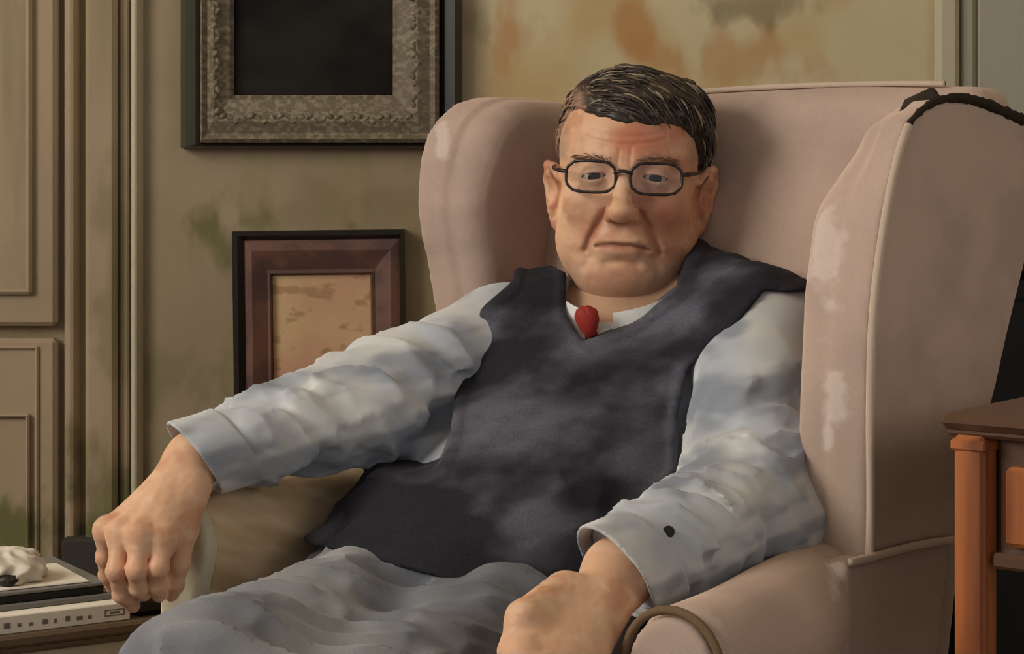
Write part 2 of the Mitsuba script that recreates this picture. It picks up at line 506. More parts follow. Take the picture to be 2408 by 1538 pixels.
tag('trim_6', 'pale upright strip on the wall above the chair wing', kind='structure')
add('trim_7', join(vstrip(2262, 2290, 0.0, 2.9, 2.988, 0.003), vstrip(2300, 2560, 0.0, 2.9, 2.992, 0.003)), 'm_greypaint', False)
tag('trim_7', 'grey painted boards at the right end of the wall', kind='structure')
add('baseboard_back', rbox([-0.6, 2.98, 0], [2.4, 3.0, 0.14], 0.005), 'm_trim', False)
tag('baseboard_back', 'painted skirting board of the back wall', kind='structure')


# ------------------------------------------------------------------ framed pictures
def rail(outer, inner, yb, prof):
    """one rail of a frame: outer and inner edges as two points each (x, z); prof: (share from outer to inner, height before yb)"""
    (a, b), (c, d) = outer, inner
    v = []
    for s, hh in prof:
        for o, i in ((a, c), (b, d)):
            v.append([o[0] + (i[0] - o[0]) * s, yb - hh, o[1] + (i[1] - o[1]) * s])
    n = len(prof)
    f = []
    for k in range(n - 1):
        f += [[2 * k, 2 * k + 1, 2 * k + 3], [2 * k, 2 * k + 3, 2 * k + 2]]
    f += [[0, 2 * n - 2, 2 * n - 1], [0, 2 * n - 1, 1]]
    for e in (0, 1):
        for k in range(1, n - 1):
            f.append([e, 2 * k + e, 2 * k + 2 + e] if e else [e, 2 * k + 2, 2 * k])
    m = trimesh.Trimesh(v, f, process=False)
    m.fix_normals()
    return m


def frame_rails(o, i, yb, prof):
    """o, i: (x0, z0, x1, z1)"""
    O = [(o[0], o[1]), (o[2], o[1]), (o[2], o[3]), (o[0], o[3])]
    I = [(i[0], i[1]), (i[2], i[1]), (i[2], i[3]), (i[0], i[3])]
    return [rail((O[k], O[(k + 1) % 4]), (I[k], I[(k + 1) % 4]), yb, prof) for k in range(4)]


def rect3(px0, py0, px1, py1, y=2.96):
    a, b = P(px0, py1, y), P(px1, py0, y)
    return (a[0], a[2], b[0], b[2])


k = 'dark_painting'
o0, o1, o2, o3 = rect3(420, -560, 1085, 348), rect3(470, -520, 1032, 336), rect3(486, -500, 1018, 322), rect3(545, -440, 922, 222)
for j, m in enumerate(frame_rails(o0, o1, 3.0, [(0, 0.0), (0, 0.022), (0.3, 0.034), (0.75, 0.03), (1, 0.022), (1, 0.0)])):
    add(f'{k}__outer_rail' + (f'_{j:03d}' if j else ''), m, 'm_greygreen' if j == 3 else 'm_frameblack', 25)
for j, m in enumerate(frame_rails(o1, o3, 3.0, [(0, 0.0), (0, 0.036), (0.08, 0.044), (0.2, 0.036), (0.45, 0.046), (0.7, 0.034), (0.9, 0.03), (1, 0.022), (1, 0.0)])):
    m = m.subdivide_to_size(0.012) if False else m
    add(f'{k}__gilt_rail' + (f'_{j:03d}' if j else ''), m, 'm_gilt', 25)
# leaf relief along the gilt rails
leaf = trimesh.creation.icosphere(subdivisions=2, radius=1.0)
lf = []
mx0, mz0, mx1, mz1 = [(a + b) / 2 for a, b in zip(o1, o3)]
for x in np.arange(mx0, mx1, 0.0105):
    lf.append(((x, mz0 + 0.004 * math.sin(x * 160)), (0.0065, 0.005, 0.0042), 40 * math.sin(x * 300)))
for z in np.arange(mz0, mz1, 0.0105):
    for x in (mx0, mx1):
        lf.append(((x + 0.004 * math.sin(z * 160), z), (0.0042, 0.005, 0.0065), 40 * math.sin(z * 300)))
ms = []
for (x, z), s, a in lf:
    q = leaf.copy()
    q.apply_scale(s)
    q.apply_transform(trimesh.transformations.rotation_matrix(math.radians(a), [0, 1, 0]))
    q.apply_translation([x, 2.958, z])
    ms.append(q)
add(f'{k}__leaf_relief', join(*ms), 'm_gilt', True)
tag(f'{k}__leaf_relief', None, kind='stuff')
a = o3
add(f'{k}__canvas', rbox([a[0], 2.984, a[1]], [a[2], 2.996, a[3]], 0.001), 'm_darkpic', False)
tag(k, 'large dark painting in a heavy carved gilt and black frame high on the wall', 'painting')
tag(f'{k}__canvas', 'nearly black canvas')

k = 'brown_framed_picture'
o0, o1, o2 = rect3(543, 545, 948, 1130), rect3(570, 566, 937, 1106), rect3(633, 650, 868, 1010)
piece = []
for j, m in enumerate(frame_rails(o0, o1, 3.0, [(0, 0.0), (0, 0.03), (0.5, 0.036), (1, 0.028), (1, 0.0)])):
    piece.append((f'{k}__outer_rail' + (f'_{j:03d}' if j else ''), m, 'm_frameblack'))
for j, m in enumerate(frame_rails(o1, o2, 3.0, [(0, 0.0), (0, 0.026), (0.3, 0.03), (0.85, 0.02), (0.95, 0.022), (1, 0.016), (1, 0.0)])):
    piece.append((f'{k}__inner_rail' + (f'_{j:03d}' if j else ''), m, 'm_mahog'))
piece.append((f'{k}__sheet', rbox([o2[0], 2.988, o2[1]], [o2[2], 2.997, o2[3]], 0.001), 'm_parch'))
for key, m, mat in piece:
    m.apply_transform(trimesh.transformations.rotation_matrix(math.radians(-0.7), [0, 1, 0], [o0[0], 3.0, o0[3]]))
    add(key, m, mat, 25)
tag(k, 'small brown wood framed picture of a tan stained sheet hanging low behind the outstretched arm', 'picture')
tag(f'{k}__sheet', 'tan mottled sheet')

# ------------------------------------------------------------------ dark cabinet behind the chair
k = 'dark_cabinet'
add(f'{k}__body', rbox([0.56, 2.62, 0.06], [1.25, 2.98, 0.93], 0.006), 'm_black', False)
add(f'{k}__top', rbox([0.545, 2.60, 0.93], [1.27, 2.985, 0.955], 0.006), 'm_black', False)
add(f'{k}__base', rbox([0.56, 2.61, 0.0], [1.25, 2.98, 0.06], 0.006), 'm_black', False)
for j in range(2):
    xa = 0.575 + j * 0.335
    d = f'{k}__door' + (f'_{j:03d}' if j else '')
    add(d, rbox([xa, 2.604, 0.1], [xa + 0.325, 2.62, 0.9], 0.004), 'm_black', False)
    kn = trimesh.creation.icosphere(subdivisions=2, radius=0.011)
    kn.apply_translation([xa + (0.30 if j == 0 else 0.025), 2.592, 0.6])
    add(f'{d}__knob', kn, 'm_blackwood', True)
tag(k, 'black cabinet against the wall behind the right side of the armchair', 'cabinet')

# ------------------------------------------------------------------ wing armchair (local u = sitter's left, v = forward, z up)
YAW = math.radians(38)
LV, FV = np.array([math.cos(YAW), -math.sin(YAW), 0]), np.array([-math.sin(YAW), -math.cos(YAW), 0])
B0 = np.array([0.22, 2.189, 0.0])


def CW(u, v, z):
    return B0 + u * LV + v * FV + np.array([0, 0, z])


def chair_mesh(f, lo, hi, h):
    m = sdf_mesh(f, lo, hi, h)
    v = np.array(m.vertices)
    m.vertices = B0 + v[:, :1] * LV + v[:, 1:2] * FV + v[:, 2:] * [[0, 0, 1]]
    m.faces = np.array(m.faces)[:, ::-1]       # (u, v, z) is left-handed in the world
    return m


def cpts(pts):
    return np.array([CW(*q) for q in pts])


def rb(dx, r):
    """rounded box distance from per-axis distances"""
    d = np.stack(dx, 1) + r
    return np.sqrt((np.maximum(d, 0) ** 2).sum(1)) + np.minimum(d.max(1), 0) - r


vf = lambda z: -0.06 + (1.05 - z) * 0.28


def f_back(p):
    u, v, z = p.T
    puff = 0.02 * (1 - (u / 0.29) ** 2) * sstep(0.5, 0.7, z) * (1 - sstep(0.98, 1.15, z))
    a = v - vf(z) - puff
    ztop = 1.158 - 0.12 * (u - 0.06) ** 2
    w = 0.004 * (meshkit.noise(p * [9, 9, 6], 3) - 0.5)
    return 0.95 * rb([np.abs(u + 0.025) - 0.30, np.maximum(a, -0.10 - a), np.maximum(z - ztop, 0.40 - z)], 0.032) + w


ch = 'wing_armchair'
add(f'{ch}__back', chair_mesh(f_back, [-0.37, -0.25, 0.36], [0.31, 0.2, 1.2], 0.006), 'm_pink', True)

PROF = [(0.19, 0.70), (0.188, 0.865), (0.180, 0.943), (0.160, 1.014), (0.135, 1.072), (0.112, 1.105), (0.05, 1.128), (-0.045, 1.127), (-0.18, 1.11), (-0.165, 0.973), (-0.09, 0.843), (0.018, 0.69), (0.05, 0.588), (0.19, 0.588)]


PROF_R = [(0.060, 0.70), (0.063, 0.865), (0.070, 0.902), (0.085, 0.966), (0.093, 0.986), (0.101, 1.026), (0.097, 1.0745), (0.086, 1.104), (0.070, 1.121), (0.040, 1.139), (0.005, 1.147), (-0.06, 1.148), (-0.16, 1.14), (-0.152, 0.973), (-0.09, 0.843), (0.0, 0.69), (0.02, 0.588), (0.06, 0.588)]


def f_wing(side, dz):
    def f(p):
        u, v, z = p.T
        uu = u * side
        if side < 0:       # this wing stands further out
            uu = uu - 0.05
        s = (0.058 if side > 0 else 0.02) * sstep(1.015, 1.095, z)
        vv = v + s * np.clip((0.2875 - uu) / 0.085, 0, 1.3)
        d2 = poly2(vv, z - dz, PROF if side > 0 else PROF_R)
        w = 0.003 * (meshkit.noise(p * [14, 14, 9], 5) - 0.5)
        # softly rounded on the inside, firmer at the outer seam
        r = 0.03
        inn = rb([d2, np.abs(uu - 0.245) - 0.0425], r)
        out = rb([d2 - 0.004, np.abs(uu - 0.266) - 0.0215], 0.006)
        return np.minimum(inn, out) + w
    return f


add(f'{ch}__wing', chair_mesh(f_wing(1, 0.0), [0.18, -0.2, 0.56], [0.31, 0.23, 1.16], 0.005), 'm_pink', True)
add(f'{ch}__wing_001', chair_mesh(f_wing(-1, 0.0), [-0.36, -0.2, 0.56], [-0.22, 0.23, 1.18], 0.005), 'm_pink', True)
PIPE = spline([(0.2895, v + 0.001, z) for v, z in PROF[:6]], 40)
add(f'{ch}__piping', tube(cpts(PIPE), 0.0042), 'm_piping', True)
top = spline([(0.2885, 0.118, 1.100), (0.288, 0.085, 1.119), (0.287, 0.03, 1.133), (0.286, -0.05, 1.133), (0.285, -0.16, 1.116)], 40)
add(f'{ch}__dark_trim', tube(cpts(top), np.linspace(0.003, 0.0065, 40) * (0.8 + 0.45 * rng.random(40))), 'm_dkbraid', True)
wd = []
for q_, r_ in ((P(2132, 238, 2.09), 0.0025), (P(2190, 221, 2.06), 0.0065), (P(2202, 240, 2.02), 0.006), (P(2160, 254, 2.01), 0.003), (P(2120, 262, 1.99), 0.002)):
    b_ = trimesh.creation.icosphere(subdivisions=2, radius=r_)
    b_.apply_translation(q_)
    wd.append(b_.vertices)
add(f'{ch}__dark_trim_001', trimesh.convex.convex_hull(np.vstack(wd)), 'm_dkbraid', True)
crest = [(u, vf(1.15) - 0.02 + 0.0, 1.158 - 0.12 * (u - 0.06) ** 2 + 0.0005) for u in np.linspace(-0.24, 0.22, 40)]
add(f'{ch}__piping_001', tube(cpts(crest), 0.0032), 'm_piping', True)


def f_arm(side, ztop, front):
    def f(p):
        u, v, z = p.T
        uu = u * side
        c = 0.29 - 0.052 * (1 - sstep(0.16, 0.50, v)) * (side > 0)
        roll = np.hypot(uu - c, (z - (ztop - 0.048))) - 0.048
        post = rb([np.abs(uu - c) - 0.036, np.maximum(z - (ztop - 0.05), 0.30 - z)], 0.01)
        d2 = smin(roll, post, 0.03)
        w = 0.005 * (meshkit.noise(p * [12, 9, 12], 8) - 0.5)
        return rb([d2, np.maximum(v - front, 0.02 - v)], 0.016) + w
    return f


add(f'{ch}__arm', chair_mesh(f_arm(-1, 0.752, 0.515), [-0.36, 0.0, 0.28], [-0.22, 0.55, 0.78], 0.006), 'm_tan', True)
tag(f'{ch}__arm', 'arm in chair cloth with its shade tinted in as tan')
add(f'{ch}__arm_001', chair_mesh(f_arm(1, 0.712, 0.515), [0.22, 0.1, 0.28], [0.36, 0.55, 0.74], 0.006), 'm_pink', True)
tag(f'{ch}__arm_001', 'pink upholstered arm')


def f_facing(side, ztop):
    def f(p):
        u, v, z = p.T
        uu = u * side
        roll = np.hypot(uu - (0.29 if side > 0 else 0.284), (z - (ztop - 0.048))) - (0.040 if side > 0 else 0.042)
        post = rb([np.abs(uu - (0.29 if side > 0 else 0.277)) - (0.029 if side > 0 else 0.027), np.maximum(z - (ztop - 0.05), 0.31 - z)], 0.01)
        return rb([smin(roll, post, 0.025), np.abs(v - 0.517) - 0.009], 0.005)
    return f


add(f'{ch}__arm_facing', chair_mesh(f_facing(-1, 0.752), [-0.35, 0.49, 0.29], [-0.23, 0.54, 0.77], 0.004), 'm_cream', True)
tag(f'{ch}__arm_facing', 'cream facing on the front of the arm')
add(f'{ch}__arm_facing_001', chair_mesh(f_facing(1, 0.712), [0.23, 0.49, 0.29], [0.35, 0.54, 0.73], 0.004), 'm_pink', True)


def facing_edge(side, ztop):
    pts = []
    for z in np.linspace(0.32, ztop - 0.085, 8):
        pts.append((side * (0.29 - 0.036), 0.521, z))
    for t in np.linspace(math.radians(205), math.radians(-25), 22):
        pts.append((side * (0.29 + 0.046 * math.cos(t)), 0.521, ztop - 0.048 + 0.046 * math.sin(t)))
    for z in np.linspace(ztop - 0.085, 0.32, 8):
        pts.append((side * (0.29 + 0.036), 0.521, z))
    return cpts(pts)


add(f'{ch}__braid', tube(facing_edge(1, 0.712), 0.0038), 'm_brownbraid', True)


def f_side(side):
    def f(p):
        u, v, z = p.T
        d2 = poly2(v, z, [(0.02, 0.70), (0.24, 0.705), (0.24, 0.16), (0.10, 0.16), (0.05, 0.588)])
        return rb([d2, np.abs(u * side - 0.268) - 0.024], 0.008)
    return f


add(f'{ch}__side_panel', chair_mesh(f_side(1), [0.23, 0.0, 0.13], [0.31, 0.28, 0.74], 0.006), 'm_pink', True)
add(f'{ch}__side_panel_001', chair_mesh(f_side(-1), [-0.31, 0.0, 0.13], [-0.23, 0.28, 0.74], 0.006), 'm_pink', True)
seam = spline([(0.2935, 0.235, 0.706), (0.2935, 0.15, 0.704), (0.2935, 0.06, 0.700), (0.2935, 0.02, 0.696)], 16)
add(f'{ch}__piping_002', tube(cpts(seam), 0.004), 'm_piping', True)


def f_seat(p):
    u, v, z = p.T
    dome = 0.02 * (1 - (u / 0.25) ** 2)
    return rb([np.abs(u) - 0.247, np.maximum(v - 0.54, 0.09 - v), np.maximum(z - 0.455 - dome, 0.35 - z)], 0.035)


add(f'{ch}__seat_cushion', chair_mesh(f_seat, [-0.27, 0.05, 0.33], [0.27, 0.57, 0.5], 0.008), 'm_pink', True)


def f_base(p):
    u, v, z = p.T
    return rb([np.abs(u) - 0.275, np.maximum(v - 0.515, -0.01 - v), np.maximum(z - 0.35, 0.15 - z)], 0.015)


add(f'{ch}__seat_base', chair_mesh(f_base, [-0.3, -0.04, 0.13], [0.3, 0.54, 0.37], 0.008), 'm_pink', True)
for j, (u, v) in enumerate(((0.24, 0.47), (-0.24, 0.47), (0.24, 0.03), (-0.24, 0.03))):
    c = CW(u, v, 0)
    leg = trimesh.creation.revolve([[0.0, 0.0], [0.012, 0.0], [0.014, 0.03], [0.02, 0.06], [0.024, 0.1], [0.026, 0.155], [0.0, 0.155]], sections=20)
    leg.apply_translation(c)
    add(f'{ch}__leg' + (f'_{j:03d}' if j else ''), leg, 'm_blackwood', 30)
tag(ch, 'faded pink upholstered wing armchair the man sits in', 'armchair')

# ------------------------------------------------------------------ side table on the right
k = 'wooden_table'
TC = P(2203, 965, 1.75)
TZ = TC[2]


def TW(s, e, z):
    """s along the front to the right, e back, z"""
    return TC * [1, 1, 0] + s * LV - e * FV + np.array([0, 0, z])


def tbox(s0, e0, z0, s1, e1, z1, r=0.004):
    m = rbox([s0, e0, z0], [s1, e1, z1], r)
    v = np.array(m.vertices)
    m.vertices = TC * [1, 1, 0] + v[:, :1] * LV - v[:, 1:2] * FV + v[:, 2:] * [[0, 0, 1]]
    return m


tt = join(tbox(0.0, 0.0, TZ - 0.016, 0.52, 0.42, TZ - 0.002, 0.006), tbox(0.006, 0.006, TZ - 0.022, 0.514, 0.414, TZ - 0.014, 0.003))
bsdf('m_tabletop', s2l(88, 62, 46), 0.35, 0.5)
add(f'{k}__tabletop', tt, 'm_tabletop', False)
zt, zb = TZ - 0.02, EYE - (1328 - HZ) / FPX * 1.73
LW = 0.029
for j, (s, e) in enumerate(((0.013, 0.004), (0.505 - LW, 0.004), (0.013, 0.404 - LW), (0.505 - LW, 0.404 - LW))):
    m = join(tbox(s, e, 0.0, s + LW, e + LW, zt, 0.004), tbox(s - 0.002, e - 0.002, zt - 0.014, s + LW + 0.002, e + LW + 0.002, zt - 0.004, 0.002))
    add(f'{k}__leg' + (f'_{j:03d}' if j else ''), m, 'm_wood', False)
add(f'{k}__apron', join(tbox(0.016 + LW, 0.024, zb, 0.505 - LW, 0.036, zt), tbox(0.024, 0.016 + LW, zb, 0.036, 0.404 - LW, zt), tbox(0.49, 0.016 + LW, zb, 0.5, 0.404 - LW, zt), tbox(0.016 + LW, 0.38, zb, 0.505 - LW, 0.396, zt)), 'm_tabletop', False)
add(f'{k}__drawer', join(tbox(0.016 + LW + 0.012, 0.012, zb + 0.016, 0.505 - LW - 0.012, 0.026, zt - 0.026, 0.004)), 'm_wood', False)
add(f'{k}__rail', tbox(0.016 + LW, 0.012, zb - 0.004, 0.505 - LW, 0.03, zb + 0.010, 0.003), 'm_tabletop', False)
kn = trimesh.creation.icosphere(subdivisions=3, radius=0.012)
kn.apply_translation(TW(0.26, 0.002, (zt + zb) / 2))
add(f'{k}__drawer__knob', kn, 'm_blackwood', True)
tag(k, 'orange brown wooden table with square legs and drawer beside the chair at the right edge', 'table')

# ------------------------------------------------------------------ low table with books at the lower left
SC = P(306, 1462, 2.09)
th = math.radians(32)
EV, NV = np.array([math.cos(th), math.sin(th), 0]), np.array([-math.sin(th), math.cos(th), 0])   # along the front edge to the right, and back
SZ = EYE - (1457 - HZ) / FPX * 2.09


def sbox(s0, e0, z0, s1, e1, z1, r=0.003, turn=0):
    m = rbox([s0, e0, z0], [s1, e1, z1], r)
    if turn:
        m = rotz(m, turn, [(s0 + s1) / 2, (e0 + e1) / 2, 0])
    v = np.array(m.vertices)
    m.vertices = SC * [1, 1, 0] + v[:, :1] * EV + v[:, 1:2] * NV + v[:, 2:] * [[0, 0, 1]]
    return m


k = 'low_table'
add(f'{k}__tabletop', join(sbox(-0.42, -0.012, SZ - 0.012, 0.055, 0.30, SZ), sbox(-0.418, -0.008, SZ - 0.02, 0.052, 0.296, SZ - 0.01)), 'm_tablewood', False)
add(f'{k}__apron', join(sbox(-0.405, 0.0, SZ - 0.09, 0.042, 0.016, SZ - 0.018), sbox(-0.405, 0.27, SZ - 0.09, 0.042, 0.286, SZ - 0.018), sbox(-0.405, 0.0, SZ - 0.09, -0.39, 0.286, SZ - 0.018), sbox(0.027, 0.0, SZ - 0.09, 0.042, 0.286, SZ - 0.018)), 'm_cream', False)
tag(f'{k}__apron', 'cream painted apron')
for j, (s, e) in enumerate(((-0.41, -0.004), (0.012, -0.004), (-0.41, 0.256), (0.012, 0.256))):
    add(f'{k}__leg' + (f'_{j:03d}' if j else ''), sbox(s, e, 0.0, s + 0.034, e + 0.034, SZ - 0.018), 'm_cream', False)
tag(k, 'low table with a brown edged top under the books at the lower left corner', 'table')

k = 'lower_book'
h1 = 0.0185
add(f'{k}__cover', join(sbox(-0.26, 0.0, SZ, 0.0, 0.19, SZ + 0.0025, 0.001), sbox(-0.26, 0.0, SZ + h1 - 0.0025, 0.0, 0.19, SZ + h1, 0.001), sbox(-0.26, -0.0005, SZ, 0.0, 0.003, SZ + h1, 0.001)), 'm_white', False)
add(f'{k}__pages', sbox(-0.257, 0.003, SZ + 0.0025, -0.003, 0.185, SZ + h1 - 0.0025, 0.001), 'm_grey', False)
ms = []
for i, s in enumerate((-0.235, -0.223, -0.213, -0.199, -0.186, -0.172, -0.160, -0.149, -0.134, -0.120, -0.108, -0.094, -0.082, -0.070, -0.058, -0.046)):
    w = (0.007, 0.004, 0.0045, 0.006, 0.003, 0.005, 0.0065, 0.004)[i % 8]
    hh = (0.0035, 0.005, 0.0045, 0.0055, 0.004)[i % 5]
    ms.append(sbox(s, -0.0011, SZ + 0.006, s + w, -0.0004, SZ + 0.006 + hh, 0.0008))
for a in ((-0.028, 0.006, -0.006, 0.0072), (-0.028, 0.0118, -0.006, 0.013), (-0.028, 0.006, -0.0265, 0.013), (-0.0075, 0.006, -0.006, 0.013), (-0.022, 0.0082, -0.012, 0.0108)):
    ms.append(sbox(a[0], -0.0011, SZ + a[1], a[2], -0.0004, SZ + a[3], 0.0002))
add(f'{k}__spine_print', join(*ms), 'm_print', False)
tag(f'{k}__spine_print', 'worn grey printing along the spine')
tag(k, 'white book with grey printing on its spine, under the grey book by the hand', 'book')

k = 'upper_book'
Z2 = SZ + h1
add(f'{k}__cover', join(sbox(-0.30, 0.022, Z2, -0.012, 0.20, Z2 + 0.006, 0.001, 0), sbox(-0.298, 0.026, Z2 + 0.0145, -0.014, 0.198, Z2 + 0.018, 0.001)), 'm_grey', False)
tag(f'{k}__cover', 'grey cover')
add(f'{k}__pages', sbox(-0.298, 0.028, Z2 + 0.006, -0.018, 0.196, Z2 + 0.0145, 0.001), 'm_black', False)
tag(f'{k}__pages', 'black edge of the pages')
tag(k, 'grey book with a black page edge, on top of the stack by the hanging hand', 'book')
Z3 = Z2 + 0.018
add('white_paper', sbox(-0.28, 0.036, Z3, -0.03, 0.15, Z3 + 0.0022, 0.001, -2), 'm_white', False)
tag('white_paper', 'white sheet of paper lying on the grey book', 'paper')
# ruffled white rosette
zc = Z3 + 0.0022
RC = SC * [1, 1, 0] + -0.106 * EV + 0.084 * NV + np.array([0, 0, zc])


def f_ros(p):
    q = p - RC
    a = np.arctan2(q[:, 1], q[:, 0])
    r = np.hypot(q[:, 0], q[:, 1])
    d = ell(q, [0, 0, 0.008], [0.042, 0.04, 0.026])
    d = d + 0.003 * np.sin(a * 9 + 2.0 * np.sin(q[:, 2] * 260)) * sstep(0.01, 0.03, r) + 0.007 * (meshkit.fbm(q * 70, 3, 4) - 0.5)
    return np.maximum(d, -q[:, 2] + 0.0)


add('white_rosette', sdf_mesh(f_ros, RC - 0.06, RC + 0.06, 0.002, margin=2.5), 'm_white', True)
cc = trimesh.creation.icosphere(subdivisions=3, radius=1.0)
cc.apply_scale([0.012, 0.008, 0.006])
v = np.array(cc.vertices)
cc.vertices = v * (1 + 0.35 * (meshkit.noise(v * 400, 2)[:, None] - 0.5))
cc.apply_translation(RC + np.array([0.012, -0.036, 0.006]))
add('white_rosette__hole_lump', cc, 'm_blackwood', True)  # dark lump added in place of the dark hole at the base
tag('white_rosette', 'ruffled white rosette with a dark lump for its hole lying on the paper at the left edge', 'ornament')
tag('white_rosette__hole_lump', 'small dark lump added for the dark hole')
bx = sbox(0.008, 0.004, SZ, 0.050, 0.09, SZ + 0.022, 0.006)  # black block added where the dark shadow under the fingers lies
add('shade_block', bx, 'm_black', False)
tag('shade_block', 'small black block added on the low table for the shadow under the hanging hand', 'box')

# ------------------------------------------------------------------ the man: skeleton
pk = 'person'
SR, ER, WR = P(1172, 802, 2.21), P(872, 950, 2.07), P(452, 1078, 1.945)
SL, EL, WL = P(1785, 800, 2.08), P(1765, 1205, 1.93), P(1452, 1345, 1.71)
TY = math.radians(28)
TLAT, TFWD = np.array([math.cos(TY), -math.sin(TY), 0]), np.array([-math.sin(TY), -math.cos(TY), 0])
CH, BE, HI = P(1375, 985, 2.178), P(1232, 1275, 2.06), P(1080, 1500, 1.99)
up = (CH - HI) / np.linalg.norm(CH - HI)
lat = TLAT - up * (TLAT @ up)
lat /= np.linalg.norm(lat)
fw = np.cross(lat, up)
fw *= np.sign(fw @ TFWD)
RT = np.stack([lat, fw, up], 1)
HPL, HPR = HI + 0.085 * LV, HI - 0.075 * LV
KR, KL = P(495, 1650, 1.60), CW(0.10, 0.74, 0.60)
AR_, AL_ = CW(-0.09, 0.80, 0.10), CW(0.12, 0.82, 0.10)


def f_torso(p, o=0.0):
    d = ell(p, CH, [0.160, 0.108, 0.150], RT) - o
    d = smin(d, ell(p, BE, [0.140, 0.126, 0.140], RT) - o, 0.06)
    d = smin(d, ell(p, HI, [0.165, 0.118, 0.12], RT) - o, 0.06)
    d = smin(d, cone(p, P(1400, 742, 2.25), SR + [0.01, 0, 0], 0.040, 0.053) - o, 0.05)
    d = smin(d, cone(p, P(1555, 675, 2.25), SL + [0, 0.01, 0.0], 0.043, 0.060) - o, 0.05)
    return d


def f_arm_skin(p, j, o=0.0):
    S, E_, W = j
    return np.minimum(cone(p, S, E_, 0.047, 0.040), cone(p, E_, W, 0.040, 0.0245)) - o


def f_legs(p, o=0.0, h0=0.082, h1=0.060):
    d = smin(cone(p, HPR, KR, h0, h1), cone(p, KR, AR_, h1 * 0.95, 0.038), 0.03)
    e = smin(cone(p, HPL, KL, h0, h1), cone(p, KL, AL_, h1 * 0.95, 0.038), 0.03)
    return smin(d, e, 0.03) - o


# ------------------------------------------------------------------ head
HO = P(1480, 409, 2.225)
RH = Rm([0, 0, 1], -7.0) @ Rm([0, 1, 0], 2.0) @ Rm([1, 0, 0], 2.0)   # local: x to the picture's right, -y out of the face, z up


def hw(q):
    return np.asarray(q) @ RH.T + HO


def hl(p):
    return (p - HO) @ RH


def sym(p, c, r, R=None):
    q = p.copy()
    q[:, 0] = np.abs(q[:, 0])
    return ell(q, c, r, R)


def f_cran(p):
    return ell(p, [0, 0.018, 0.024], [0.0765, 0.097, 0.081])


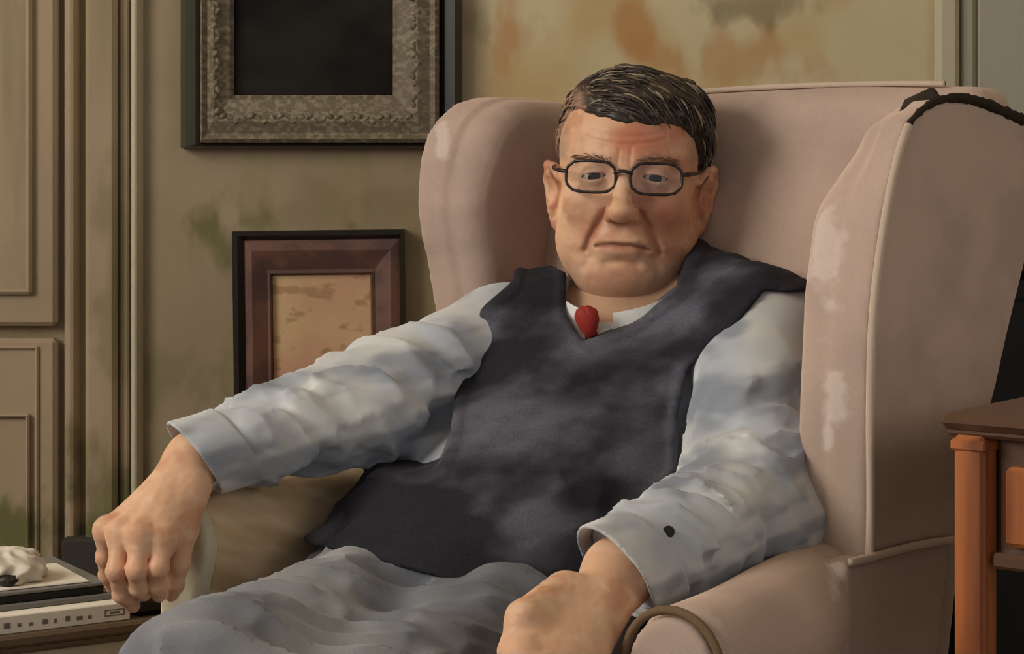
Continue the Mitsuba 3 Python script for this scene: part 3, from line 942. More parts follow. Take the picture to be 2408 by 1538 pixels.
def f_head(p):
    x, y, z = p.T
    q = p.copy()
    q[:, 0] = np.abs(x)
    d = f_cran(p)
    d = smin(d, ell(p, [0, -0.022, 0.036], [0.067, 0.070, 0.058]), 0.03)
    d = smin(d, ell(p, [0, -0.012, -0.044], [0.0685, 0.076, 0.082]), 0.03)
    d = smin(d, cone(q, [0.052, 0.004, -0.062], [0.024, -0.058, -0.104], 0.0235, 0.022), 0.03)
    d = smin(d, ell(q, [0.050, -0.040, -0.072], [0.022, 0.030, 0.030]), 0.025)          # jowl
    d = smin(d, ell(p, [0, -0.070, -0.109], [0.024, 0.020, 0.020]), 0.02)               # chin
    d = smin(d, ell(q, [0.041, -0.062, -0.030], [0.025, 0.024, 0.024]), 0.02)           # cheek
    d = smin(d, cone(q, [0.014, -0.087, 0.0165], [0.052, -0.064, 0.019], 0.0095, 0.008), 0.014)   # brow
    sock = ell(q, [0.033, -0.101, -0.001], [0.021, 0.020, 0.0125])
    d = smax(d, -sock, 0.014)
    # upper and lower lids round the eyeball, with the opening between them
    lid = ell(q, [0.0327, -0.0765, -0.001], [0.0152, 0.0142, 0.0140])
    d = smin(d, lid, 0.006)
    zz = z - (-0.0008) + 0.10 * (q[:, 0] - 0.0327)
    slit = (np.sqrt(((q[:, 0] - 0.0327) / 0.0132) ** 2 + (zz / np.where(zz > 0, 0.0032, 0.0034)) ** 2) - 1) * 0.0032
    slit = np.maximum(slit, y + 0.066)
    d = smax(d, -slit, 0.0012)
    # nose
    d = smin(d, cone(p, [0, -0.0855, 0.014], [0, -0.112, -0.034], 0.0085, 0.0105), 0.012)
    d = smin(d, ell(p, [0, -0.1135, -0.0375], [0.0125, 0.012, 0.0105]), 0.008)
    d = smin(d, ell(q, [0.0135, -0.0985, -0.0405], [0.0085, 0.0115, 0.0085]), 0.006)
    d = smax(d, -ell(q, [0.0068, -0.1085, -0.0485], [0.0040, 0.0058, 0.0042]), 0.003)
    # mouth
    d = smin(d, ell(p, [0, -0.068, -0.072], [0.036, 0.028, 0.026]), 0.016)
    fr_ = y < -0.03
    xz = (x, z)
    mouth = [(-0.0285, -0.0752), (-0.020, -0.0738), (-0.010, -0.0722), (0.0, -0.0727), (0.010, -0.0724), (0.020, -0.0742), (0.0300, -0.0772)]
    dm = pdist(x, z, mouth)
    d = d + fr_ * 0.0040 * np.exp(-(dm / 0.0024) ** 2) * sstep(0.033, 0.024, np.abs(x))
    d = d - fr_ * 0.0022 * np.exp(-(pdist(x, z, [(-0.015, -0.0805), (0.015, -0.0805)]) / 0.0050) ** 2)
    d = d - fr_ * 0.0016 * np.exp(-(pdist(x, z, [(-0.016, -0.0685), (0.016, -0.0685)]) / 0.0040) ** 2)
    d = d + fr_ * 0.0030 * np.exp(-(pdist(x, z, [(-0.016, -0.0935), (0.0, -0.0905), (0.016, -0.0935)]) / 0.0052) ** 2)
    ax = q[:, 0]
    d = d + fr_ * 0.0034 * np.exp(-(pdist(ax, z, [(0.0185, -0.038), (0.026, -0.052), (0.034, -0.066), (0.039, -0.080)]) / 0.0036) ** 2)   # nose-to-mouth fold
    d = d - fr_ * 0.0022 * np.exp(-(pdist(ax, z, [(0.030, -0.040), (0.039, -0.058), (0.046, -0.074)]) / 0.0070) ** 2)
    d = d + fr_ * 0.0016 * np.exp(-(pdist(ax, z, [(0.034, -0.088), (0.040, -0.100)]) / 0.0050) ** 2)
    d = d + fr_ * 0.0020 * np.exp(-(pdist(ax, z, [(0.018, -0.016), (0.033, -0.021), (0.047, -0.015)]) / 0.0026) ** 2)   # bag under the eye
    d = d + fr_ * 0.0012 * np.exp(-(pdist(x, z, [(-0.0062, 0.012), (-0.0055, 0.028)]) / 0.0022) ** 2)
    d = d + fr_ * 0.0012 * np.exp(-(pdist(x, z, [(0.0062, 0.012), (0.0070, 0.030)]) / 0.0022) ** 2)
    for zl in (0.034, 0.0425):
        d = d + fr_ * 0.0010 * np.exp(-((z - zl - 4 * x * x) / 0.0020) ** 2) * (np.abs(x) < 0.045)
    d = d + fr_ * 0.0009 * np.exp(-(x / 0.004) ** 2) * sstep(-0.064, -0.058, z) * (1 - sstep(-0.054, -0.048, z))
    # ears
    Re = Rm([0, 0, 1], 24) @ Rm([0, 1, 0], 10)
    ear = ell(q, [0.0815, 0.008, -0.028], [0.0085, 0.021, 0.0365], Re)
    rim = chain(q, [[0.0775, -0.012, -0.006], [0.0845, -0.006, 0.006], [0.0915, 0.010, 0.007], [0.0935, 0.022, -0.010], [0.0885, 0.016, -0.036], [0.0795, -0.004, -0.058]], [0.004, 0.0042, 0.0045, 0.0042, 0.004, 0.0052], 0.004)
    conch = ell(q, [0.0905, -0.004, -0.022], [0.0085, 0.0105, 0.0165], Re)
    ear = smax(ear, -conch, 0.006)
    ear = smin(ear, rim, 0.004)
    d = smin(d, ear, 0.007)
    # neck and the soft flesh under the chin
    d = smin(d, ell(p, [0, -0.018, -0.118], [0.050, 0.055, 0.026]), 0.03)
    d = smin(d, cone(p, [-0.004, 0.028, -0.06], [-0.010, 0.040, -0.175], 0.058, 0.060), 0.025)
    d = d + 0.0010 * (meshkit.noise(p * 260, 3) - 0.5) * 0.5
    return d


mh = sdf_mesh(f_head, [-0.105, -0.135, -0.235], [0.105, 0.125, 0.112], 0.0016)
mh.vertices = hw(mh.vertices)


# ------------------------------------------------------------------ hands
def hand_sdf(wr, back, mcp, fingers, thumb, palm_r=0.0145, thenar=None, wr_r=0.0155):
    """wr: wrist point, back: unit normal of the back of the hand, mcp: four knuckles, fingers: joint chains with radii, thumb: chain with radii"""
    def f(p):
        d = None
        for k_, c in enumerate(mcp):
            e = cone(p, wr - back * 0.004, c - back * 0.003, wr_r, palm_r - 0.001 * k_)
            d = e if d is None else smin(d, e, 0.016)
        for k_, c in enumerate(mcp):
            d = smin(d, np.sqrt(((p - c - back * 0.001) ** 2).sum(1)) - 0.0115, 0.008)           # knuckles
            d = d - 0.0012 * np.exp(-(cone(p, wr + back * 0.018, c + back * 0.012, 0, 0) / 0.0048) ** 2)   # tendons
        fd = None
        for pts, rs in fingers:
            e = None
            for i in range(len(pts) - 1):
                g = cone(p, pts[i], pts[i + 1], rs[i], rs[i + 1])
                e = g if e is None else smin(e, g, 0.004)
            for i in range(1, len(pts) - 1):
                e = smin(e, np.sqrt(((p - pts[i]) ** 2).sum(1)) - rs[i] * 1.07, 0.003)
            fd = e if fd is None else smin(fd, e, 0.0015)
        d = smin(d, fd, 0.009)
        pts, rs = thumb
        e = None
        for i in range(len(pts) - 1):
            g = cone(p, pts[i], pts[i + 1], rs[i], rs[i + 1])
            e = g if e is None else smin(e, g, 0.006)
        d = smin(d, e, 0.012)
        if thenar is not None:
            d = smin(d, cone(p, *thenar), 0.02)
        return d + 0.0008 * (meshkit.noise(p * 330, 6) - 0.5)
    return f


mcpR = [P(384, 1262, 1.876), P(330, 1258, 1.870), P(284, 1254, 1.880), P(251, 1246, 1.900)]
fingR = [([mcpR[0], P(373, 1335, 1.862), P(371, 1375, 1.874), P(374, 1400, 1.888)], [0.0100, 0.0088, 0.0080, 0.0070]),
         ([mcpR[1], P(321, 1340, 1.858), P(326, 1380, 1.872), P(338, 1396, 1.893)], [0.0105, 0.0092, 0.0084, 0.0074]),
         ([mcpR[2], P(274, 1342, 1.866), P(287, 1396, 1.880), P(312, 1424, 1.896)], [0.0100, 0.0090, 0.0082, 0.0072]),
         ([mcpR[3], P(247, 1310, 1.905), P(252, 1352, 1.915), P(262, 1378, 1.925)], [0.0090, 0.0080, 0.0072, 0.0064])]
thR = ([P(452, 1150, 1.922), P(434, 1245, 1.900), P(420, 1325, 1.902), P(410, 1375, 1.910), P(403, 1398, 1.914)], [0.018, 0.0125, 0.0098, 0.0085, 0.0070])
bkR = np.array([-0.45, -0.72, 0.52])
bkR /= np.linalg.norm(bkR)
fR = hand_sdf(WR, bkR, mcpR, fingR, thR)
fRa = lambda p: smin(fR(p), cone(p, WR + 0.25 * (ER - WR), WR, 0.025, 0.0225), 0.02)
mR = sdf_mesh(fRa, P(230, 1450, 1.9) - [0.03, 0.06, 0.03], np.maximum(WR, WR + 0.25 * (ER - WR)) + 0.045, 0.0016)

mcpL = [P(1232, 1545, 1.585), P(1282, 1585, 1.575), P(1330, 1600, 1.58), P(1366, 1580, 1.60)]


def down(c, n, dx, r0, dy=0.0):
    """a drooping finger hanging from its knuckle"""
    c = np.asarray(c)
    a = c + np.array([dx, -0.012 + dy, -0.040 * n])
    b = a + np.array([dx * 0.4, 0.012, -0.024 * n])
    e = b + np.array([0.002, 0.014, -0.015 * n])
    return ([c, a, b, e], [r0, r0 * 0.9, r0 * 0.82, r0 * 0.7])


fingL = [down(mcpL[0], 1.0, -0.003, 0.0100), down(mcpL[1], 1.1, 0.0, 0.0103), down(mcpL[2], 1.02, 0.002, 0.0099), down(mcpL[3], 0.85, 0.004, 0.0090)]
thL = ([P(1330, 1405, 1.665), P(1232, 1455, 1.610), P(1204, 1530, 1.600), P(1200, 1590, 1.605), P(1210, 1620, 1.61)], [0.022, 0.0145, 0.0105, 0.0092, 0.0075])
bkL = np.array([-0.35, -0.66, 0.66])
bkL /= np.linalg.norm(bkL)
fL = hand_sdf(WL, bkL, mcpL, fingL, thL, 0.0150, wr_r=0.019)
fLa = lambda p: smin(fL(p), cone(p, WL + 0.25 * (EL - WL), WL, 0.029, 0.027), 0.02)
mL = sdf_mesh(fLa, P(1205, 1860, 1.58) - [0.03, 0.05, 0.02], np.maximum(WL, WL + 0.25 * (EL - WL)) + [0.05, 0.05, 0.05], 0.0018)


# coarse body inside the clothes, joined to head and hands into one surface
def f_core(p):
    d = f_torso(p, -0.004)
    d = smin(d, f_arm_skin(p, (SR, ER, WR), -0.001), 0.03)
    d = smin(d, f_arm_skin(p, (SL, EL, WL), -0.001), 0.03)
    d = smin(d, cone(p, hw([-0.01, 0.038, -0.13]), P(1470, 760, 2.20), 0.056, 0.061), 0.03)
    d = smin(d, f_legs(p, -0.008), 0.03)
    for A, s in ((AR_, 1), (AL_, 1)):
        d = smin(d, cone(p, A - [0, 0, 0.03], A + FV * 0.13 - [0, 0, 0.06], 0.036, 0.026), 0.02)
    return d


mc = sdf_mesh(f_core, [-0.48, 1.2, 0.0], [0.36, 2.5, 1.02], 0.008)


def man(m):
    m = m.copy()
    m.merge_vertices()
    q = m3.Manifold(m3.Mesh(np.asarray(m.vertices, np.float32), np.asarray(m.faces, np.uint32)))
    return q


parts = [man(x) for x in (mh, mR, mL, mc)]
if all(q.status() == m3.Error.NoError and q.volume() > 0 for q in parts):
    tot = parts[0]
    for q in parts[1:]:
        tot = tot + q
    o = tot.to_mesh()
    body = trimesh.Trimesh(o.vert_properties[:, :3], o.tri_verts, process=False)
else:
    print('body union fell back', [(str(q.status()), q.volume()) for q in parts])
    body = join(mh, mR, mL, mc)


def skin_colors(v):
    c = np.tile(s2l(214, 170, 136), (len(v), 1))

    def mixc(col, t):
        nonlocal c
        c = c * (1 - t[:, None]) + s2l(*col) * t[:, None]

    n1 = meshkit.fbm(v * 34, 3, 1)
    n2 = meshkit.fbm(v * 70, 3, 9)
    mixc((190, 136, 104), 0.75 * sstep(0.45, 0.7, n1))
    mixc((224, 186, 154), 0.6 * sstep(0.52, 0.72, n2))
    q = hl(v)
    x, y, z = q.T
    head = (np.abs(x) < 0.12) & (np.abs(y) < 0.15) & (z > -0.17)
    face = head & (y < 0.03)

    def g(cx, cz, rx, rz):
        return np.exp(-(((x - cx) / rx) ** 2 + ((z - cz) / rz) ** 2)) * face

    w = 0.75 + 0.5 * (n1 - 0.3)
    mixc((192, 116, 90), np.clip(0.85 * w * (g(0.030, 0.040, 0.036, 0.026) + 0.6 * g(0.0, 0.036, 0.02, 0.02)), 0, 0.85))
    mixc((186, 116, 92), np.clip(1.0 * w * (g(0.048, -0.045, 0.026, 0.034) + 0.45 * g(-0.036, -0.048, 0.016, 0.026)), 0, 0.9))
    mixc((182, 118, 84), np.clip(0.6 * w * (g(0.0, -0.112, 0.026, 0.016) + g(0.0, -0.048, 0.02, 0.01) + 0.5 * g(0.022, -0.02, 0.012, 0.02)), 0, 0.8))
    mixc((150, 92, 70), 0.5 * np.exp(-(pdist(np.abs(x), z, [(0.0185, -0.038), (0.034, -0.066), (0.039, -0.080)]) / 0.005) ** 2) * face)
    mixc((158, 92, 80), 0.55 * np.exp(-(pdist(x, z, [(-0.02, -0.078), (0.0, -0.0755), (0.022, -0.0785)]) / 0.005) ** 2) * face)
    mixc((84, 44, 36), 0.8 * np.exp(-(pdist(x, z, [(-0.0285, -0.0752), (-0.010, -0.0722), (0.0, -0.0727), (0.010, -0.0724), (0.0300, -0.0772)]) / 0.0016) ** 2) * face)
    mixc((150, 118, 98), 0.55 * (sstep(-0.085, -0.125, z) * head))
    mixc((176, 140, 124), 0.5 * np.exp(-((np.abs(x) - 0.033) / 0.018) ** 2 - ((z + 0.004) / 0.014) ** 2) * face)
    mixc((176, 98, 78), 0.55 * head * (np.abs(x) > 0.078) * sstep(0.45, 0.6, n2))
    mixc((120, 94, 74), 0.55 * np.exp(-(pdist(np.abs(x), z, [(0.014, 0.0165), (0.034, 0.0225), (0.052, 0.0165)]) / 0.0042) ** 2) * face * sstep(0.3, 0.5, n2))
    # grey shaved temples below the hair
    mixc((150, 122, 106), 0.6 * head * sstep(0.060, 0.070, np.abs(x)) * sstep(0.008, 0.02, z))
    # finger nails and knuckles
    for fg in fingR + fingL:
        mixc((196, 118, 96), 0.5 * np.exp(-(np.linalg.norm(v - fg[0][1], axis=1) / 0.010) ** 2))
        mixc((228, 186, 164), 0.6 * np.exp(-(np.linalg.norm(v - fg[0][3] - [0, -0.006, 0], axis=1) / 0.005) ** 2))
    for c_ in mcpR + mcpL:
        mixc((190, 128, 100), 0.35 * np.exp(-(np.linalg.norm(v - c_, axis=1) / 0.014) ** 2))
    return np.clip(c, 0, 1)


scene[pk] = mikit.ply(body, 'm_skin', smooth=True, color=skin_colors(np.array(body.vertices)))

# eyes
for j, s in enumerate((-1, 1)):
    c = hw([s * 0.0327, -0.0768, -0.001])
    e = trimesh.creation.icosphere(subdivisions=4, radius=0.0122)
    e.apply_translation(c)
    key = f'{pk}__eye' + (f'_{j:03d}' if j else '')
    add(key, e, 'm_eyewhite', True)
    gz = np.array([0.0, 0.0, EYE]) - c
    gz /= np.linalg.norm(gz)
    cap = trimesh.creation.icosphere(subdivisions=5, radius=0.01245)
    cap.update_faces(np.asarray(cap.triangles_center) @ gz > 0.01245 * math.cos(math.radians(33)))
    cap.remove_unreferenced_vertices()
    cap.apply_translation(c)
    add(f'{key}__iris', cap, 'm_iris', True)
    tag(f'{key}__iris', 'dark brown iris')


# eyebrows: short hairs
def brow(s):
    ms = []
    r = np.random.default_rng(5 + s)
    for i in range(55):
        t = i / 54
        x = 0.013 + 0.040 * t
        z = 0.0155 + 0.0065 * math.sin(math.pi * min(t * 1.15, 1) * 0.6) - 0.003 * t + r.normal(0, 0.0016)
        y = -0.2
        a = np.array([[s * x, yy, z] for yy in np.linspace(-0.12, -0.05, 200)])
        yy = a[np.argmax(f_head(a) < 0), 1]
        p0 = np.array([s * x, yy + 0.0005, z])
        dr_ = np.array([s * 0.005 * (0.5 + t), -0.0009 + 0.002 * t, 0.0022 * (1 - 1.6 * t)]) * (0.8 + 0.4 * r.random())
        ms.append(tube([hw(p0), hw(p0 + dr_ * 0.5 + [0, -0.0006, 0]), hw(p0 + dr_)], [0.0004, 0.0004, 0.0001], 4))
    return join(*ms)


add(f'{pk}__eyebrow', brow(-1), 'm_brow', True)
add(f'{pk}__eyebrow_001', brow(1), 'm_brow', True)


# ------------------------------------------------------------------ hair
def hair_zb(p):
    """the height of the hairline at each direction round the head"""
    x, y, z = p.T
    a = np.degrees(np.arctan2(x, -(y - 0.01)))     # 0 = front, + = picture's right
    left = np.interp(-a, [0, 25, 42, 60, 78, 92, 104, 120, 150, 180], [0.058, 0.064, 0.070, 0.066, 0.036, 0.012, 0.010, -0.01, -0.055, -0.065])
    right = np.interp(a, [0, 20, 40, 55, 66, 78, 90, 102, 120, 150, 180], [0.057, 0.056, 0.052, 0.042, 0.024, -0.004, -0.012, 0.010, -0.015, -0.055, -0.065])
    return np.where(a < 0, left, right) + 0.005 * (meshkit.noise(np.stack([a * 0.16, a * 0, a * 0], 1), 8) - 0.5)


def f_hair(p):
    x, y, z = p.T
    zb = hair_zb(p)
    t = 0.0030 + 0.0065 * sstep(0.03, 0.095, z) + 0.004 * sstep(0.01, 0.06, x) * sstep(0.02, 0.06, z) + 0.003 * sstep(0.05, 0.075, x)
    edge = z - zb
    t = t * sstep(-0.004, 0.022, edge) + 0.0008
    skull = smin(f_cran(p), ell(p, [0, -0.022, 0.036], [0.067, 0.070, 0.058]), 0.03)
    # strands combed across from the parting on the picture's left
    w = meshkit.noise(np.stack([x * 40 + 60 * z, y * 110 + x * 60, z * 150 + x * 50], 1), 4)
    w2 = meshkit.noise(np.stack([x * 60, y * 330 + x * 160, z * 380 + x * 120], 1), 7)
    w0 = meshkit.noise(np.stack([x * 30 + 9, y * 40, z * 40], 1), 14)
    t = t * (1 + 0.5 * (w - 0.5) + 0.25 * (w2 - 0.5) + 0.7 * (w0 - 0.5))
    d = skull - t
    return smax(d, -edge * 0.6, 0.003)


hm = sdf_mesh(f_hair, [-0.105, -0.125, -0.08], [0.11, 0.145, 0.135], 0.0014, margin=2.0)


def hair_colors(v, dark=(46, 36, 30), light=(128, 108, 86)):
    x, y, z = v.T
    n = meshkit.noise(np.stack([x * 36 + 40 * z, y * 240 + x * 110, z * 260 + x * 90], 1), 21)
    n2 = meshkit.fbm(v * 40, 2, 5)
    t = sstep(0.58, 0.85, n) * sstep(0.35, 0.6, n2) * (1 - 0.6 * sstep(0.03, 0.07, x))
    c = s2l(*dark) * (1 - t[:, None]) + s2l(*light) * t[:, None]
    e = (0.85 * sstep(-0.040, -0.056, x) * sstep(0.100, 0.078, z))[:, None]
    return c * (1 - e) + s2l(158, 126, 108) * e


hv = np.array(hm.vertices)
scene[f'{pk}__hair'] = None
hair_v, hair_f, hair_c = [hv], [np.array(hm.faces)], [hair_colors(hv)]
off = len(hv)
hr = np.random.default_rng(77)
# loose locks that break the outline and the hairline
cand = hv[(hv[:, 2] - hair_zb(hv) > 0.0)]
pick = cand[hr.integers(0, len(cand), 1500)]


def flow(p):
    x, y, z = p
    if z > 0.05 or x > 0.03:
        d = np.array([1.0, -0.25 + 0.5 * (y > 0.03), -0.15 - 1.4 * max(0, x) / 0.08])
        if y < -0.055:
            d = np.array([0.9, -0.2, -0.25 + 2.0 * min(0, -x) / 0.08])
    else:
        d = np.array([-0.35 if x < 0 else 0.1, 0.35, -0.9])
    return d / np.linalg.norm(d)


def grad(f, p, e=0.001):
    pts = np.concatenate([p + np.eye(3)[i] * e for i in range(3)] + [p - np.eye(3)[i] * e for i in range(3)])
    v = f(pts).reshape(6, -1)
    g = (v[:3] - v[3:]).T
    return g / (np.linalg.norm(g, axis=1, keepdims=True) + 1e-9)


f_sk = lambda p: smin(f_cran(p), ell(p, [0, -0.022, 0.036], [0.067, 0.070, 0.058]), 0.03)
n0 = grad(f_sk, pick)
cur = pick - n0 * 0.001
L = 0.018 + 0.022 * hr.random(len(pick))
path = [cur]
jit = hr.normal(0, 0.12, (len(pick), 3))
for stp in range(5):
    n_ = grad(f_sk, cur)
    fdir = np.array([flow(q) for q in cur]) + jit
    fdir -= n_ * (fdir * n_).sum(1, keepdims=True)
    fdir /= np.linalg.norm(fdir, axis=1, keepdims=True)
    cur = cur + fdir * (L / 5)[:, None] + n_ * (0.0014 - 0.0006 * stp)
    path.append(cur)
path = np.stack(path, 1)
for i in range(len(pick)):
    zb_ = hair_zb(path[i])
    if (path[i][:, 2] < zb_ - 0.006).any():
        continue
    tb = tube(path[i], np.array([0.0005, 0.0011, 0.0012, 0.0010, 0.0007, 0.0001]) * (0.7 + 0.7 * hr.random()), 5)
    v_ = np.array(tb.vertices)
    hair_v.append(v_)
    hair_f.append(np.array(tb.faces) + off)
    off += len(v_)
    lite = hr.random() < 0.16 + 0.3 * (pick[i, 0] < -0.03)
    base = s2l(158, 128, 108) if pick[i, 0] < -0.046 and pick[i, 2] < 0.09 and hr.random() < 0.8 else s2l(140, 120, 96) if lite else s2l(*(np.array([44, 34, 28]) + hr.integers(0, 26)))
    hair_c.append(np.tile(base, (len(v_), 1)))
hair = trimesh.Trimesh(hw(np.vstack(hair_v)), np.vstack(hair_f), process=False)
scene[f'{pk}__hair'] = mikit.ply(hair, 'm_hair', smooth=True, color=np.vstack(hair_c))
tag(f'{pk}__hair', 'short side-parted dark brown hair with greying strands')


# ------------------------------------------------------------------ clothes
def ridged(n):
    return 1 - np.abs(2 * n - 1)


def fold(p, dirv, fa, fc, seed):
    """noise stretched along dirv"""
    a = np.asarray(dirv, float)
    a = a / np.linalg.norm(a)
    b = np.cross(a, [0, 1, 0.2])
    b /= np.linalg.norm(b)
    c = np.cross(a, b)
    q = np.stack([(p @ a) * fa, (p @ b) * fc, (p @ c) * fc], 1)
    wv = (meshkit.noise(p * 17, seed + 5) - 0.5) * 1.1
    q[:, 1] += wv
    return meshkit.noise(q, seed)


def f_sleeve(p, j, which):
    S, E_, W = j
    if which == 'R':
        d = smin(cone(p, S, E_, 0.060, 0.050), cone(p, E_, W, 0.050, 0.0355), 0.03)
        d1, d2 = (1, -0.1, -0.32), (1, 0.2, -0.75)
    else:
        d = smin(cone(p, S, E_, 0.064, 0.060), cone(p, E_, W, 0.058, 0.0425), 0.035)
        d1, d2 = (0.75, 0, 0.7), (0.8, 0.1, -0.55)
    ax = (W - E_) / np.linalg.norm(W - E_)
    t = (p - E_) @ ax / np.linalg.norm(W - E_)       # past the elbow
    m = sstep(-0.25, 0.25, t)
    n = fold(p, d1, 8, 31, 3) * (1 - m) + fold(p, d2, 9, 33, 8) * m
    n2 = fold(p, d1, 22, 70, 13) * (1 - m) + fold(p, d2, 24, 75, 18) * m
    ts = (p - S) @ (E_ - S) / ((E_ - S) @ (E_ - S))
    calm = (1 - 0.95 * sstep(0.76, 0.86, t)) * (0.12 + 0.88 * sstep(0.30, 0.62, ts))
    d = d - calm * (0.0175 * (ridged(n) ** 1.7 - 0.42) + 0.0032 * (ridged(n2) ** 1.4 - 0.42))
    return d


NCUT = np.array([-0.72, -0.35, -0.58])
NCUT /= np.linalg.norm(NCUT)
CUTR, CUTL = P(455, 1068, 1.945), P(1452, 1346, 1.71)
jR, jL = (SR, ER, WR), (SL, EL, WL)


CC = P(1466, 702, 2.178)
cf, cl = np.array([-0.34, -0.94, 0]), np.array([0.94, -0.34, 0])


def f_shirt(p):
    tor = np.maximum(f_torso(p, 0.004), -((p - HI) @ up) + 0.03)      # ends below the waist
    a = f_sleeve(p, jR, 'R')
    b = f_sleeve(p, jL, 'L')
    d = smin(tor, np.minimum(a, b), 0.02)
    # open at the cuffs, and hollow there
    ca, cb = (p - CUTR) @ NCUT, (p - CUTL) @ NCUT
    nearR = np.linalg.norm(p - CUTR, axis=1) < 0.12
    nearL = np.linalg.norm(p - CUTL, axis=1) < 0.12
    d = np.where(nearR, np.maximum(d, ca + 0.012), d)
    d = np.where(nearL, np.maximum(d, cb + 0.012), d)
    qn = p - CC
    hz = qn @ cf
    neck = np.maximum(np.hypot(hz, qn @ cl) - 0.071, -(qn[:, 2] + 0.010 + 0.26 * np.maximum(hz, 0) - 0.1 * np.maximum(-hz, 0)))
    d = smax(d, -neck, 0.004)
    return d


lo = np.minimum(np.minimum(WR, WL), np.minimum(HI - 0.2, CH - 0.25)) - 0.06
hi = np.array([SL[0] + 0.1, 2.47, SL[2] + 0.14])
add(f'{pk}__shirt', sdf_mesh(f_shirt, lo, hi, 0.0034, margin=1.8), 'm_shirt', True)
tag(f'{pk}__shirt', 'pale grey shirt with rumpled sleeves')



def f_cuff(cut, j, r0):
    S, E_, W = j
    ax = (W - E_) / np.linalg.norm(W - E_)

    def f(p):
        c = (p - cut) @ NCUT
        rad = cone(p, E_, W + 0.05 * ax, r0 + 0.010, r0 - 0.001)
        a = (p - cut) @ ax
        g = np.abs(rad - 0.0012 - 0.0012 * np.sin(np.arctan2(p[:, 2] - cut[2], p[:, 0] - cut[0]) * 3)) - 0.0022
        return smax(g, np.maximum(c - 0.002, -c - 0.043), 0.002)
    return f


for j_, (cut, jj, r0) in enumerate(((CUTR, jR, 0.0365), (CUTL, jL, 0.0435))):
    add(f'{pk}__shirt__cuff' + (f'_{j_:03d}' if j_ else ''), sdf_mesh(f_cuff(cut, jj, r0), cut - 0.1, cut + 0.1, 0.0022), 'm_shirt', True)

# collar: two stiff leaves round the neck


def collar_leaf(side):
    """from the back of the neck to the front point"""
    rows = []
    N = 26
    for i in range(N):
        t = i / (N - 1)
        a = math.radians(178 - t * 170) * side      # 0 = front
        dirv = cf * math.cos(a) + cl * math.sin(a)
        rad = 0.064 + 0.003 * math.cos(a)
        drop = -0.026 * max(0, math.cos(a)) ** 1.0 + 0.024 * max(0, -math.cos(a)) + 0.006 * side * math.sin(a)
        w = 0.024 + 0.016 * sstep(0.55, 1.0, t)
        topi = CC + dirv * rad + np.array([0, 0, drop + 0.010])
        fold_ = CC + dirv * (rad + 0.004) + np.array([0, 0, drop + 0.014])
        low = CC + dirv * (rad + 0.013) + np.array([0, 0, drop + 0.014 - w])
        mid = (fold_ + low) / 2 + dirv * 0.003
        inn = CC + dirv * (rad + 0.009) + np.array([0, 0, drop + 0.014 - w])
        stand = CC + dirv * (rad - 0.001) + np.array([0, 0, drop - 0.012])
        rows.append([stand, topi, fold_, mid, low, inn])
    v = np.array(rows).reshape(-1, 3)
    m_ = 6
    f = []
    for i in range(N - 1):
        for k_ in range(m_):
            k2 = (k_ + 1) % m_
            f += [[i * m_ + k_, i * m_ + k2, (i + 1) * m_ + k2], [i * m_ + k_, (i + 1) * m_ + k2, (i + 1) * m_ + k_]]
    for b in (0, (N - 1) * m_):
        for k_ in range(1, m_ - 1):
            f.append([b, b + k_, b + k_ + 1])
    m = trimesh.Trimesh(v, f, process=False)
    m.fix_normals()
    return m


bsdf('m_collar', s2l(216, 216, 214), 0.75, 0.15)
add(f'{pk}__shirt__collar', collar_leaf(-1), 'm_collar', 40)
add(f'{pk}__shirt__collar_001', collar_leaf(1), 'm_collar', 40)
bt = trimesh.creation.cylinder(radius=0.005, height=0.003, sections=20)
fb = np.array([0.1, -0.85, 0.5])
fb /= np.linalg.norm(fb)
bt.apply_transform(trimesh.geometry.align_vectors([0, 0, 1], fb))
bp = np.array([P(1572, 1252, d) for d in np.linspace(1.5, 1.9, 400)])
bt.apply_translation(bp[np.argmax(np.minimum(f_shirt(bp), f_cuff(CUTL, jL, 0.0435)(bp)) < 0)] + fb * 0.0015)
add(f'{pk}__shirt__button', bt, 'm_black', 30)
tag(f'{pk}__shirt__button', 'dark button on the cuff')

# red tie: knot and the start of the blade
kc = P(1382, 757, 2.092)
kx, kz = np.array([0.93, -0.3, 0.12]), np.array([0.22, -0.25, 0.94])
kx /= np.linalg.norm(kx)
kz = kz - kx * (kz @ kx)
kz /= np.linalg.norm(kz)
ky = np.cross(kz, kx)


def f_knot(p):
    q = (p - kc) @ np.stack([kx, ky, kz], 1)
    w = 0.0100 + 0.22 * q[:, 2]
    d = ell(np.stack([q[:, 0] / np.maximum(w, 0.004) * 0.0100, q[:, 1], q[:, 2]], 1), [0, 0, 0], [0.0122, 0.0090, 0.0175])
    return d + 0.0007 * np.sin(q[:, 0] * 900 + q[:, 2] * 500) * 0.5


add(f'{pk}__necktie', sdf_mesh(f_knot, kc - 0.03, kc + 0.03, 0.0011), 'm_red', True)
bl = trimesh.convex.convex_hull(np.array([kc + kx * a + ky * b + kz * c for a, b, c in ((-0.006, 0.004, -0.012), (0.006, 0.004, -0.012), (-0.006, 0.008, -0.012), (0.006, 0.008, -0.012), (-0.013, 0.006, -0.06), (0.013, 0.006, -0.06), (-0.013, 0.010, -0.06), (0.013, 0.010, -0.06))]))
add(f'{pk}__necktie__blade', bl, 'm_red', False)
tag(f'{pk}__necktie', 'red tie')


def prism(p, px, d, yr):
    q = np.array([P(a, b, d) for a, b in px])
    dd = poly2(p[:, 0], p[:, 2], [(a[0], a[2]) for a in q])
    return np.maximum(dd, np.maximum(p[:, 1] - yr[1], yr[0] - p[:, 1]))


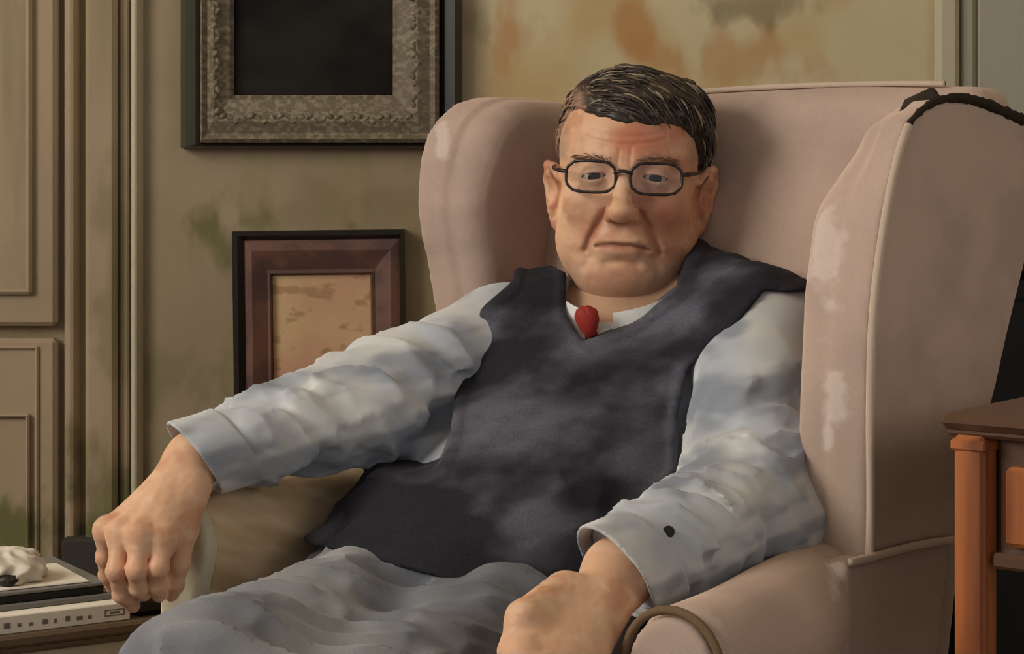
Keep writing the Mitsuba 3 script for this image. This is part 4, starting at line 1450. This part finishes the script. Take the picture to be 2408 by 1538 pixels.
VNECK = [(1338, 640), (1330, 735), (1368, 798), (1480, 757), (1596, 676), (1618, 612), (1665, 560), (1665, 480), (1338, 480)]
ARMR = [(1210, 640), (1205, 668), (1102, 748), (1080, 850), (1068, 985), (1045, 1040), (1005, 1058), (600, 1058), (600, 500), (1210, 500)]
ARML = [(1868, 690), (1800, 684), (1720, 772), (1622, 868), (1594, 985), (1585, 1100), (1500, 1180), (1440, 1420), (2200, 1420), (2200, 690)]
H1, H2 = P(815, 1302, 2.02), P(1180, 1396, 1.90)
hn = np.cross(H2 - H1, H1 - np.array([0, 0, EYE]))
hn /= np.linalg.norm(hn)
if hn[2] > 0:
    hn = -hn


def f_vest(p):
    n = fold(p, (1, 0.2, -0.25), 7, 20, 31)
    n2 = fold(p, (1, 0.1, 0.5), 9, 30, 37)
    low = sstep(0.92, 0.75, p[:, 2])
    d = f_torso(p, 0.015) - 0.013 * low - (0.004 + 0.008 * low) * (ridged(n) - 0.5) - 0.005 * (ridged(n2) - 0.5)
    vn = prism(p, VNECK, 2.12, (1.8, 2.25))
    ar, al = prism(p, ARMR, 2.14, (1.5, 2.9)), prism(p, ARML, 2.03, (1.5, 2.9))
    hem = (p - H1) @ hn
    band = np.minimum(np.minimum(np.abs(vn), np.minimum(np.abs(ar), np.abs(al))), np.abs(hem + 0.002) * 0.6)
    d = d - 0.0035 * (1 - sstep(0.008, 0.013, band))
    neck = cone(p, hw([-0.01, 0.034, -0.08]), P(1466, 745, 2.21), 0.076, 0.074)
    cut = np.minimum(np.minimum(ar, al), np.minimum(vn, np.where(p[:, 2] > P(0, 770, 2.2)[2], neck, 1.0)))
    return smax(smax(d, -cut, 0.004), hem, 0.005)


add(f'{pk}__vest', sdf_mesh(f_vest, [-0.30, 1.75, 0.52], [0.36, 2.50, 1.05], 0.0036, margin=1.8), 'm_vest', True)
tag(f'{pk}__vest', 'dark charcoal sleeveless V-neck pullover')


def f_trouser(p):
    d = ell(p, HI, [0.165, 0.118, 0.12], RT) - 0.010
    d = smin(d, f_legs(p, 0.010), 0.04)
    n = fold(p, (0.75, 0.1, -0.45), 9, 26, 51)
    n2 = fold(p, (0.8, -0.2, 0.25), 12, 44, 57)
    d = d - 0.012 * (ridged(n) ** 2 - 0.4) - 0.004 * (ridged(n2) - 0.5)
    d = np.maximum(d, 0.115 - p[:, 2])
    return np.maximum(d, (p - HI) @ up - 0.14)


add(f'{pk}__trousers', sdf_mesh(f_trouser, [-0.46, 1.28, 0.08], [0.22, 2.22, 0.86], 0.0045, margin=1.8), 'm_trouser', True)
tag(f'{pk}__trousers', 'grey trousers with soft folds')
for j, A in enumerate((AR_, AL_)):
    m = sdf_mesh(lambda p, A=A: np.maximum(smin(cone(p, A - [0, 0, 0.055], A + FV * 0.15 - [0, 0, 0.065], 0.046, 0.036), cone(p, A - [0, 0, 0.05], A + [0, 0, 0.02], 0.046, 0.05), 0.03), -p[:, 2]), A - [0.25, 0.25, 0.11], A + [0.15, 0.15, 0.06], 0.006)
    add(f'{pk}__shoe' + (f'_{j:03d}' if j else ''), m, 'm_blackwood', True)
tag(pk, 'older man in dark pullover and red tie leaning back in the pink wing chair', 'person')

# ------------------------------------------------------------------ glasses
gk = 'glasses'
LC = {-1: (-0.0345, -0.0008), 1: (0.0350, -0.0012)}


def lens_pts(s, n=64, grow=0.0):
    cx, cz = LC[s]
    t = np.linspace(0, 2 * np.pi, n, endpoint=False)
    e = 3.3
    a, b = 0.0268 + grow, 0.0166 + grow
    x = cx + a * np.sign(np.cos(t)) * np.abs(np.cos(t)) ** (2 / e)
    z = cz + b * np.sign(np.sin(t)) * np.abs(np.sin(t)) ** (2 / e) - 0.0015 * np.sin(t) * (np.abs(np.cos(t)) > 0.7)
    y = -0.1035 + 3.2 * x * x
    return np.stack([x, y, z], 1)


for j, s in enumerate((-1, 1)):
    pts = lens_pts(s)
    add(f'{gk}__rim' + (f'_{j:03d}' if j else ''), tube(hw(pts), 0.0016, 8, closed=True), 'm_specs', True)
    c = pts.mean(0)
    v = np.vstack([hw(pts), hw(c[None])])
    n_ = len(pts)
    f = [[i, (i + 1) % n_, n_] for i in range(n_)]
    add(f'{gk}__lens' + (f'_{j:03d}' if j else ''), (v, np.array(f)), 'm_lens', False)
    zt_ = 0.0035
    hinge = np.array([[s * 0.0605, -0.0915, zt_], [s * 0.066, -0.089, zt_ + 0.0005], [s * 0.0715, -0.082, zt_ + 0.001]])
    arm = spline([[s * 0.0715, -0.082, zt_ + 0.001], [s * 0.0795, -0.050, zt_ + 0.002], [s * 0.0815, -0.010, zt_ + 0.0035], [s * 0.082, 0.008, zt_ + 0.002], [s * 0.083, 0.028, -0.014]], 30)
    add(f'{gk}__temple' + (f'_{j:03d}' if j else ''), join(tube(hw(hinge), [0.0018, 0.0024, 0.0021], 8), tube(hw(arm), 0.0017, 8)), 'm_specs', True)
br = spline([[-0.0085, -0.1040, 0.0035], [-0.004, -0.1085, 0.0058], [0.004, -0.1085, 0.0058], [0.0090, -0.1040, 0.0035]], 14)
add(f'{gk}__bridge', tube(hw(br), 0.0019, 8), 'm_specs', True)
tag(gk, 'dark rimmed rectangular spectacles worn by the man', 'glasses')
